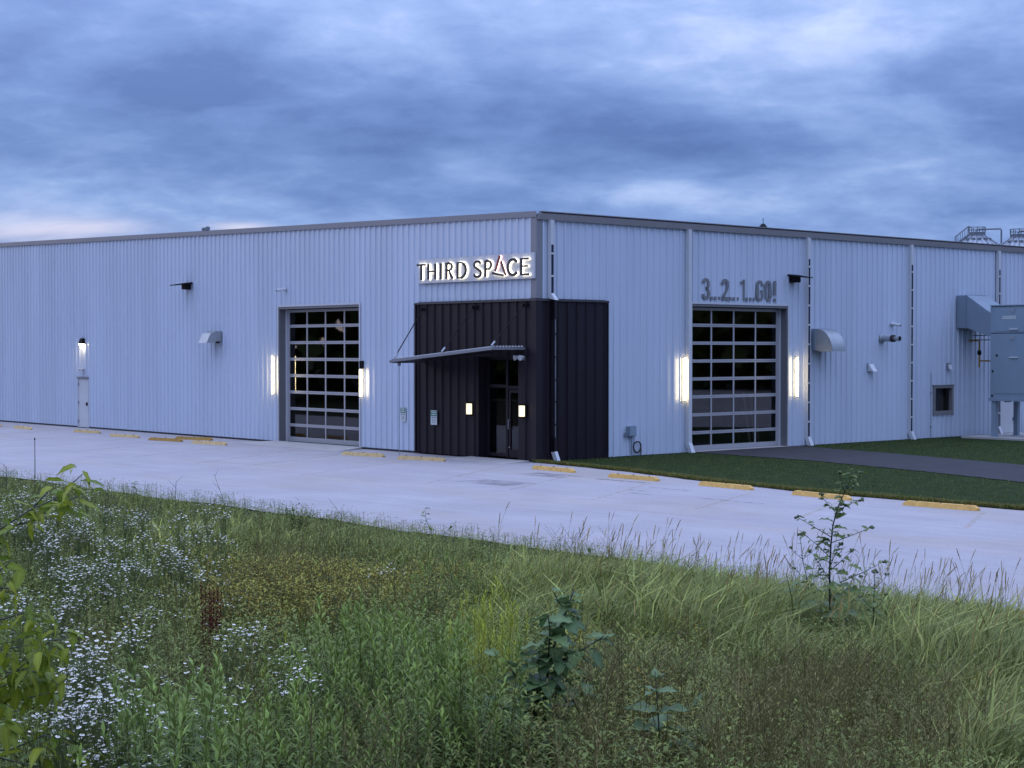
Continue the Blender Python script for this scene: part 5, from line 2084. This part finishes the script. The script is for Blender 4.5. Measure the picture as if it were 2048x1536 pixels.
def put_leaf(parent, mesh, base, d, size, roll=0.0, name='leaf'):
    d = Vector(d).normalized()
    up = Vector((0, 0, 1)) if abs(d.z) < .95 else Vector((0, 1, 0))
    side = d.cross(up).normalized()
    nrm = side.cross(d)
    m = Matrix((side, d, nrm)).transposed().to_4x4()
    m = Matrix.Translation(Vector(base) - parent.location) @ m @ Matrix.Rotation(roll, 4, 'Y') @ Matrix.Scale(size, 4)
    o = bpy.data.objects.new(name, mesh)
    COL.objects.link(o)
    o.parent = parent
    o.matrix_local = m
    return o


def pt(px, py, y):
    """the point at distance y ahead seen in this direction"""
    up = -(py - 768) / FPX
    dy = math.cos(PT) - up * math.sin(PT)
    dz = math.sin(PT) + up * math.cos(PT)
    return Vector(((px - 1024) / FPX * y / dy, y, EYE + dz * y / dy))


def stem_obj(parent, pts, r0, r1, col, name='stem'):
    p = MB()
    p.tube(pts, r0, 5, r1)
    m = mat(name + '_bark', col, .7, spec=.2) if name + str(col) not in MT else MT[name + str(col)]
    MT[name + str(col)] = m
    return obj(name, p, m, parent, smooth=True)


def lerp_path(pts, f):
    k = f * (len(pts) - 1)
    i = min(int(k), len(pts) - 2)
    return Vector(pts[i]).lerp(Vector(pts[i + 1]), k - i)


heart = lambda t: (.55 + .9 * t if t < .3 else .82 * math.sqrt(max(0, 1 - ((t - .3) / .70) ** 1.7)) + .0) if t < 1 else .02
oval = lambda t: max(.02, math.sin(math.pi * min(1, t ** .8)) ** .8)
lance = lambda t: max(.02, math.sin(math.pi * min(1, t ** .7)))
YOUNG = leaf_material('young_leaf', .5, .42, gain=(2.5, 2.2, .9, 1))
BUR = [leaf_mesh('burdock_leaf', .80, (.066, .108, .070), heart, .20, .35, .25, 8, .12), leaf_mesh('burdock_leaf', .68, (.075, .118, .080), heart, .25, .15, .35, 8, .12), leaf_mesh('burdock_leaf', .72, (.050, .088, .062), heart, .15, .6, .15, 8, .12)]
BURG = [leaf_mesh('burdock_leaf', .75, (.066, .100, .050), heart, .20, .3, .3, 8, .12), leaf_mesh('burdock_leaf', .62, (.080, .115, .060), heart, .22, .5, .3, 8, .12)]


def rdir(el_lo, el_hi, az0=None, spread=3.14):
    a = (rnd.random() * 6.283) if az0 is None else az0 + rnd.uniform(-spread, spread)
    e_ = rnd.uniform(el_lo, el_hi)
    return (math.cos(a) * math.cos(e_), math.sin(a) * math.cos(e_), math.sin(e_))


# dark burdock at the bottom of the photo
bx, by = at(1085, 1515, 0.0)
Dk = by
t = thing('burdock_plant', (bx, by, float(bank(bx, by))), 'big dark blue green burdock with broad wavy leaves at the bottom centre', 'plant', 'burdock plants on the bank')
main = [Vector((bx, by, float(bank(bx, by)))), pt(1090, 1420, Dk), pt(1096, 1330, Dk - .05), pt(1118, 1262, Dk - .02), pt(1148, 1180, Dk)]
stem_obj(t, main, .014, .004, (.05, .045, .04))
paths = [([main[1], pt(1050, 1370, Dk - .15), pt(998, 1312, Dk - .25)], 6), ([main[2], pt(1150, 1310, Dk - .1), pt(1208, 1272, Dk - .15)], 6), ([main[1], pt(1160, 1395, Dk - .15), pt(1178, 1350, Dk - .2)], 5),
         ([main[0] + Vector((0, 0, .15)), pt(1030, 1430, Dk - .3), pt(985, 1390, Dk - .35)], 5), ([main[2], pt(1100, 1260, Dk - .2), pt(1096, 1228, Dk - .25)], 4), ([main[3], pt(1130, 1225, Dk + .05), pt(1105, 1182, Dk)], 3)]
for pth, nl in paths:
    stem_obj(t, pth, .006, .0025, (.05, .045, .04), 'branch')
    nl *= 2
    for k in range(nl):
        f = .15 + .85 * k / max(1, nl - 1)
        put_leaf(t, rnd.choice(BUR), lerp_path(pth, f), rdir(-.5, .4), .14 * (1.25 - .5 * f) * rnd.uniform(.8, 1.3), rnd.uniform(-.5, .5))
for k in range(58):
    f = .10 + .87 * k / 57
    put_leaf(t, rnd.choice(BUR), lerp_path(main, f), rdir(-.4, .5, -1.57, 2.2), (.27 - .19 * f) * rnd.uniform(.8, 1.15), rnd.uniform(-.4, .4))
for (qx, qy, sz) in [(1010, 1500, .26), (1040, 1470, .22), (1090, 1495, .22), (1130, 1450, .2), (1060, 1440, .18), (1010, 1440, .2), (1085, 1450, .18), (1150, 1490, .2), (985, 1520, .24), (1055, 1530, .22)]:
    e_ = pt(qx, qy, Dk - .25)
    dd = e_ - (main[0] + Vector((0, 0, .22)))
    put_leaf(t, rnd.choice(BUR), e_ - dd.normalized() * sz * .6, (dd.x * .6, dd.y - .35, dd.z * .4 - .05), sz, rnd.uniform(-.3, .3))

# tall burdock at the lot edge, right, with two side stalks
bx, by = at(1665, 1285, 0.05)
Dk = by
GR = (.045, .045, .038)
bur = leaf_mesh('bur_cluster', .9, (.060, .078, .045), oval, .3, .1, .4, 5)


def bur_head(parent, c, r_):
    p = MB()
    for k in range(5):
        a = rnd.random() * 6.28
        off = Vector((math.cos(a), math.sin(a), rnd.uniform(-.5, .8))) * r_ * .7
        p.disc_stack(lambda x, y, z, off=off: (c[0] + off.x + x, c[1] + off.y + y, c[2] + off.z + z), [(r_ * .2, -r_ * .5), (r_ * .5, -r_ * .2), (r_ * .5, r_ * .15), (r_ * .2, r_ * .45)], 6)
    if 'bur' not in MT:
        MT['bur'] = mat('green_burs', (.115, .14, .055), .8, 0, .3, 60)
    obj('bur_cluster', p, 'bur', parent)


t = thing('burdock_plant', (bx, by, float(bank(bx, by))), 'tallest burdock with a dark branching stem and burs rising against the car park', 'plant', 'burdock plants on the bank')
main = [Vector((bx, by, float(bank(bx, by)))), pt(1660, 1231, Dk), pt(1659, 1147, Dk), pt(1662, 1087, Dk), pt(1666, 1050, Dk), pt(1676, 1014, Dk), pt(1685, 993, Dk), pt(1700, 962, Dk), pt(1704, 945, Dk)]
stem_obj(t, main, .012, .003, GR)
for pth in [[(1662, 1074), (1630, 1055), (1594, 1034)], [(1660, 1115), (1632, 1088), (1606, 1067)], [(1664, 1085), (1700, 1072), (1743, 1055)], [(1673, 1026), (1655, 1008), (1642, 990)], [(1678, 1019), (1700, 1008), (1722, 1000)],
            [(1680, 1165), (1725, 1145), (1768, 1123)], [(1690, 985), (1684, 968), (1678, 945)], [(1694, 977), (1712, 965), (1722, 946)], [(1661, 1130), (1672, 1105), (1682, 1088)], [(1662, 1140), (1685, 1120), (1705, 1100)], [(1659, 1160), (1640, 1130), (1622, 1103)]]:
    P3 = [pt(x, y, Dk + rnd.uniform(-.15, .15) * i) for i, (x, y) in enumerate(pth)]
    stem_obj(t, P3, .005, .002, GR, 'branch')
    for k in range(9):
        f = .15 + .85 * k / 8
        put_leaf(t, rnd.choice(BURG), lerp_path(P3, f), rdir(-.2, .9), rnd.uniform(.045, .075), rnd.uniform(-.6, .6))
    bur_head(t, P3[-1], .026)
for k in range(40):
    f = .10 + .90 * k / 39
    put_leaf(t, rnd.choice(BURG), lerp_path(main, f), rdir(-.1, .8), .19 - .14 * f + rnd.uniform(0, .02), rnd.uniform(-.5, .5))
for k in range(6):
    bur_head(t, pt(rnd.uniform(1684, 1722), rnd.uniform(938, 975), Dk), .018)
for (qx, qy, sz) in [(1608, 1262, .19), (1640, 1240, .18), (1692, 1262, .22), (1655, 1265, .2), (1680, 1205, .13), (1630, 1205, .12), (1650, 1190, .11), (1710, 1235, .15), (1620, 1240, .16), (1735, 1255, .16), (1700, 1190, .11), (1665, 1225, .14), (1615, 1200, .15), (1640, 1185, .14), (1690, 1215, .16), (1600, 1215, .15), (1720, 1210, .14), (1655, 1205, .15), (1675, 1180, .12), (1630, 1170, .11), (1700, 1165, .1), (1648, 1150, .1), (1738, 1225, .13), (1670, 1235, .17)]:
    e_ = pt(qx, qy - 22, Dk - .15)
    put_leaf(t, rnd.choice(BURG), e_ + Vector((0, .1, .04)), ((qx - 1662) / 60 + rnd.uniform(-.3, .3), -.7, .25), sz * 1.35, rnd.uniform(-.5, .5))
for root_px, pth, lab in [((1625, 1250), [(1623, 1229), (1617, 1171), (1605, 1118), (1600, 1068)], 'shorter burdock stalk left of the tallest burdock'), ((1748, 1290), [(1747, 1272), (1748, 1190), (1750, 1142)], 'shorter burdock stalk right of the tallest burdock')]:
    x_, y_ = at(root_px[0], root_px[1] + 20, .05)
    t = thing('burdock_plant', (x_, y_, float(bank(x_, y_))), lab, 'plant', 'burdock plants on the bank')
    P3 = [Vector((x_, y_, float(bank(x_, y_))))] + [pt(a, b, y_) for a, b in pth]
    stem_obj(t, P3, .008, .003, GR)
    bur_head(t, P3[-1], .03)
    for sgn in (-1, 1):
        for f in (.55, .75):
            q0 = lerp_path(P3, f)
            q1 = q0 + Vector((sgn * .14, rnd.uniform(-.08, .08), .13))
            stem_obj(t, [q0, q0.lerp(q1, .5) + Vector((0, 0, -.01)), q1], .0035, .002, GR, 'branch')
            bur_head(t, q1, .022)
            for k in range(3):
                put_leaf(t, rnd.choice(BURG), q0.lerp(q1, .3 + .3 * k), rdir(0, .9), .045, rnd.uniform(-.5, .5))
    for k in range(9):
        put_leaf(t, rnd.choice(BURG), lerp_path(P3, .2 + .8 * k / 8), rdir(-.2, .6), .13 - .085 * k / 8, rnd.uniform(-.5, .5))

# milkweed-like pale leaved plants
MW = [leaf_mesh('broad_leaf', .55, (.075, .115, .085), oval, .15, .25, .25, 7), leaf_mesh('broad_leaf', .5, (.062, .10, .078), oval, .22, .1, .45, 7)]
for root_px, top_px, nodes, lab in [((1318, 1535), (1310, 1342), [(.25, .19, 2), (.42, .17, 3), (.60, .15, 2), (.80, .09, 3), (.92, .06, 3)], 'pale green broad leaved plant right of the dark burdock'),
                                    ((1408, 1505), (1392, 1412), [(.15, .13, 2), (.45, .11, 3), (.7, .09, 2), (.95, .08, 2)], 'small pale green seedling plant among brown weeds at bottom right')]:
    x_, y_ = at(root_px[0], root_px[1], .05)
    t = thing('milkweed_plant', (x_, y_, float(bank(x_, y_))), lab, 'plant', 'pale broad leaved plants at the bottom')
    b0 = Vector((x_, y_, float(bank(x_, y_))))
    tp_ = pt(*top_px, y_)
    P3 = [b0, b0.lerp(tp_, .5) + Vector((.01, 0, 0)), tp_]
    stem_obj(t, P3, .007, .003, (.07, .08, .05))
    for i, (f, sz, cnt) in enumerate(nodes):
        for k in range(cnt):
            a = i * 1.4 + k * 6.283 / cnt + rnd.uniform(-.3, .3)
            put_leaf(t, rnd.choice(MW), lerp_path(P3, f), (math.cos(a), math.sin(a) * .8 - .3, .25 + .5 * (f > .85)), sz * 1.35, rnd.uniform(-.4, .4))

# rust red dock spikes
x_, y_ = at(418, 1225, .48)
b0 = Vector((x_, y_, float(bank(x_, y_))))
t = thing('dock_plant', b0, 'rust red upright dock seed spikes among the white flowers', 'plant')
MT['dock'] = mat('rust_seed', (.125, .030, .020), .85, 0, .45, 45, spec=.15)
for (qx, qy) in [(402, 1164), (411, 1177), (419, 1169), (428, 1181), (436, 1174), (443, 1184), (423, 1192)]:
    top = pt(qx, qy, y_ + rnd.uniform(-.12, .12))
    bs = b0 + Vector(((qx - 421) * .0022, rnd.uniform(-.03, .03), .0))
    p = MB()
    p.tube([bs, bs.lerp(top, .5), top], .004, 4, .002)
    for k in range(46):
        f = .55 + .45 * k / 45
        c = bs.lerp(top, f)
        r_ = .0185 * (1.15 - f * .6)
        a = k * 2.4
        q = c + Vector((math.cos(a) * r_, math.sin(a) * r_, rnd.uniform(-.01, .01)))
        e1, e2 = Vector((math.cos(a), math.sin(a), .9)).normalized() * r_ * .9, Vector((-math.sin(a), math.cos(a), 0)) * r_ * .7
        k0 = len(p.v)
        p.v += [tuple(q - e1), tuple(q + e2), tuple(q + e1), tuple(q - e2)]
        p.f.append((k0, k0 + 1, k0 + 2, k0 + 3))
    obj('seed_spike', p, 'dock', t)

# yellow green sapling leaning in from the left
ELM = [leaf_mesh('leaf', .46, (.085, .118, .030), lance, .10, .35, .15, 6, 0, YOUNG), leaf_mesh('leaf', .42, (.112, .142, .036), lance, .12, .6, .1, 6, 0, YOUNG), leaf_mesh('leaf', .5, (.062, .096, .032), lance, .08, .2, .2, 6, 0, YOUNG)]
SD = 6.5
b0 = pt(-75, 1480, SD)
b0.z = float(bank(b0.x, b0.y))
t = thing('sapling', b0, 'yellow green leafy sapling branching in from the left edge', 'young tree')
trunk = [b0, pt(-60, 1330, SD), pt(-55, 1200, SD), pt(-40, 1085, SD)]
BK = (.12, .115, .095)
stem_obj(t, trunk, .018, .008, BK, 'trunk')
nleaf, extra = 0, []
for pth, nl, sz, hang in [([(-40, 1085), (0, 1058), (64, 1018), (108, 999), (150, 962), (165, 948)], 80, .085, .5), ([(64, 1018), (95, 985), (90, 962)], 9, .085, .1), ([(108, 999), (140, 1000), (172, 985)], 16, .085, .9), ([(0, 1058), (50, 1045), (110, 1035)], 16, .08, 1.0),
                      ([(-55, 1200), (-10, 1150), (25, 1120)], 40, .09, .5), ([(-58, 1280), (0, 1240), (50, 1225), (68, 1238)], 44, .085, .7), ([(-60, 1400), (36, 1338), (70, 1310), (100, 1281), (140, 1275)], 80, .10, .8), ([(36, 1338), (80, 1345), (118, 1370)], 44, .10, .9),
                      ([(-60, 1400), (10, 1370), (60, 1360)], 54, .10, .6), ([(-70, 1500), (20, 1500), (90, 1470), (140, 1490), (185, 1520)], 80, .10, .5), ([(-70, 1470), (0, 1430), (40, 1420)], 40, .10, .7), ([(-60, 1330), (0, 1300), (60, 1290)], 40, .09, .6), ([(-55, 1200), (0, 1175), (40, 1180)], 34, .09, .7), ([(-60, 1400), (40, 1400), (100, 1385)], 44, .09, .8),
                      ([(-70, 1500), (60, 1530), (150, 1545)], 50, .09, .4), ([(-60, 1330), (20, 1345), (80, 1330)], 40, .09, .7)]:
    P3 = [pt(a, b, SD - .12 * i * rnd.uniform(.3, 1)) for i, (a, b) in enumerate(pth)]
    stem_obj(t, P3, .0045, .0015, BK, 'branch')
    nl *= 3
    for k in range(nl):
        f = .12 + .88 * k / (nl - 1)
        c = lerp_path(P3, f)
        off = Vector((rnd.triangular(-.075, .075, 0), rnd.triangular(-.12, .12, 0), rnd.triangular(-.08, .06, -.01)))
        a = rnd.random() * 6.28
        args = (rnd.choice(ELM), c + off, (math.cos(a), math.sin(a), -hang * rnd.uniform(.2, 1.8) + .3), sz * .92 * rnd.uniform(.6, 1.25), rnd.uniform(-.6, .6))
        if nleaf < 298 and k % 6 == 0:
            nleaf += 1
            put_leaf(t, *args)
        else:
            lo = put_leaf(t, *args)
            me_ = lo.data
            co = np.empty(len(me_.vertices) * 3, np.float32)
            me_.vertices.foreach_get('co', co)
            mw = np.array(lo.matrix_local)
            fc = np.empty(len(me_.polygons) * 3, np.int32)
            me_.polygons.foreach_get('vertices', fc)
            cc = np.empty(len(me_.vertices) * 4, np.float32)
            me_.color_attributes['Col'].data.foreach_get('color', cc)
            extra.append((co.reshape(-1, 3) @ mw[:3, :3].T + mw[:3, 3], fc.reshape(-1, 3), cc.reshape(-1, 4)[:, :3]))
            bpy.data.objects.remove(lo)

o = bake('foliage', extra, YOUNG, t)
o['kind'] = 'stuff'

# a small bush on the edge, weed stalks, the thin rod
def weed_stalk(base_px, h_px, pts_px, label, name='weed_stalk', leaves=0, col=(.05, .055, .05), twig=0):
    x_, y_ = at(base_px[0], base_px[1], .05)
    b0 = Vector((x_, y_, float(bank(x_, y_))))
    t = thing(name, b0, label, 'weed')
    P3 = [b0] + [pt(a, b, y_) for a, b in pts_px]
    stem_obj(t, P3, .006, .0025, col)
    for k in range(leaves):
        put_leaf(t, rnd.choice(BURG), lerp_path(P3, .35 + .65 * k / max(1, leaves - 1)), rdir(.1, .9), .09, rnd.uniform(-.5, .5))
    for k in range(twig):
        q0 = lerp_path(P3, .4 + .55 * k / max(1, twig - 1))
        a = rnd.random() * 6.28
        L = .10 + .12 * (1 - k / twig)
        stem_obj(t, [q0, q0 + Vector((math.cos(a) * L, math.sin(a) * L * .5, L * .9))], .003, .0015, col, 'twig')
    return t


weed_stalk((13, 1010), 0, [(13, 970), (13, 932)], 'thin branching weed stalk at the left edge of the car park', twig=8)
weed_stalk((352, 1025), 0, [(351, 990), (352, 962)], 'thin straight weed stalk left of the slanted one at the lot edge', twig=4)
weed_stalk((452, 1030), 0, [(445, 995), (428, 948)], 'slanted bare weed stalk leaning left at the lot edge', twig=3)
weed_stalk((860, 1085), 0, [(862, 1062), (852, 1040), (850, 1018)], 'wiry leafy weed stalk at the middle of the lot edge', leaves=9)
weed_stalk((870, 1085), 0, [(888, 1068), (902, 1055)], 'low weed stalk leaning right at the middle of the lot edge', leaves=6)
weed_stalk((1178, 1150), 0, [(1177, 1120), (1179, 1098)], 'single short broad leaved weed on the bare gravel edge', leaves=8)
weed_stalk((276, 1010), 0, [(274, 985), (267, 966)], 'dark dense weed spike above the white flowers on the left', leaves=10)
x_, y_ = at(70, 1000, .05)
b0 = Vector((x_, y_, float(bank(x_, y_))))
t = thing('marker_rod', b0, 'thin dark upright rod standing behind the sapling', 'marker rod')
p = MB()
p.tube([b0, pt(70, 930, y_), pt(69.5, 878, y_)], .010, 6, .006)
obj('rod', p, 'black', t)
p = MB()
p.tube([pt(69.5, 880, y_), pt(69.5, 876, y_)], .014, 6)
obj('tip', p, 'black', t)

x_, y_ = at(594, 1075, .05)
b0 = Vector((x_, y_, float(bank(x_, y_))))
t = thing('bush', b0, 'small round dark green bush on the lot edge behind the yellow flowers', 'bush')
p = MB()
T = Tpl()
for k in range(6):
    a = k * 1.05
    tipv = Vector((math.cos(a) * .16, math.sin(a) * .16, .38 + .08 * rnd.random()))
    p.tube([b0, b0 + tipv * .5 + Vector((0, 0, .04)), b0 + tipv], .005, 4, .002)
    for j in range(75):
        f = .25 + .8 * rnd.random()
        c = tipv * f + Vector((rnd.gauss(0, .055), rnd.gauss(0, .055), rnd.gauss(0, .04)))
        T.leaf(c, rdir(-.1, 1.0), .06, .028, tuple(np.array((.052, .078, .034)) * rnd.uniform(.6, 1.5)), .15)
MT['twig'] = mat('bush_twig', (.05, .04, .03), .8)
obj('stem', p, 'twig', t)
v_, f_, c_ = T.arr()
o = bake('foliage', [(v_, f_, c_)], LEAF, t)
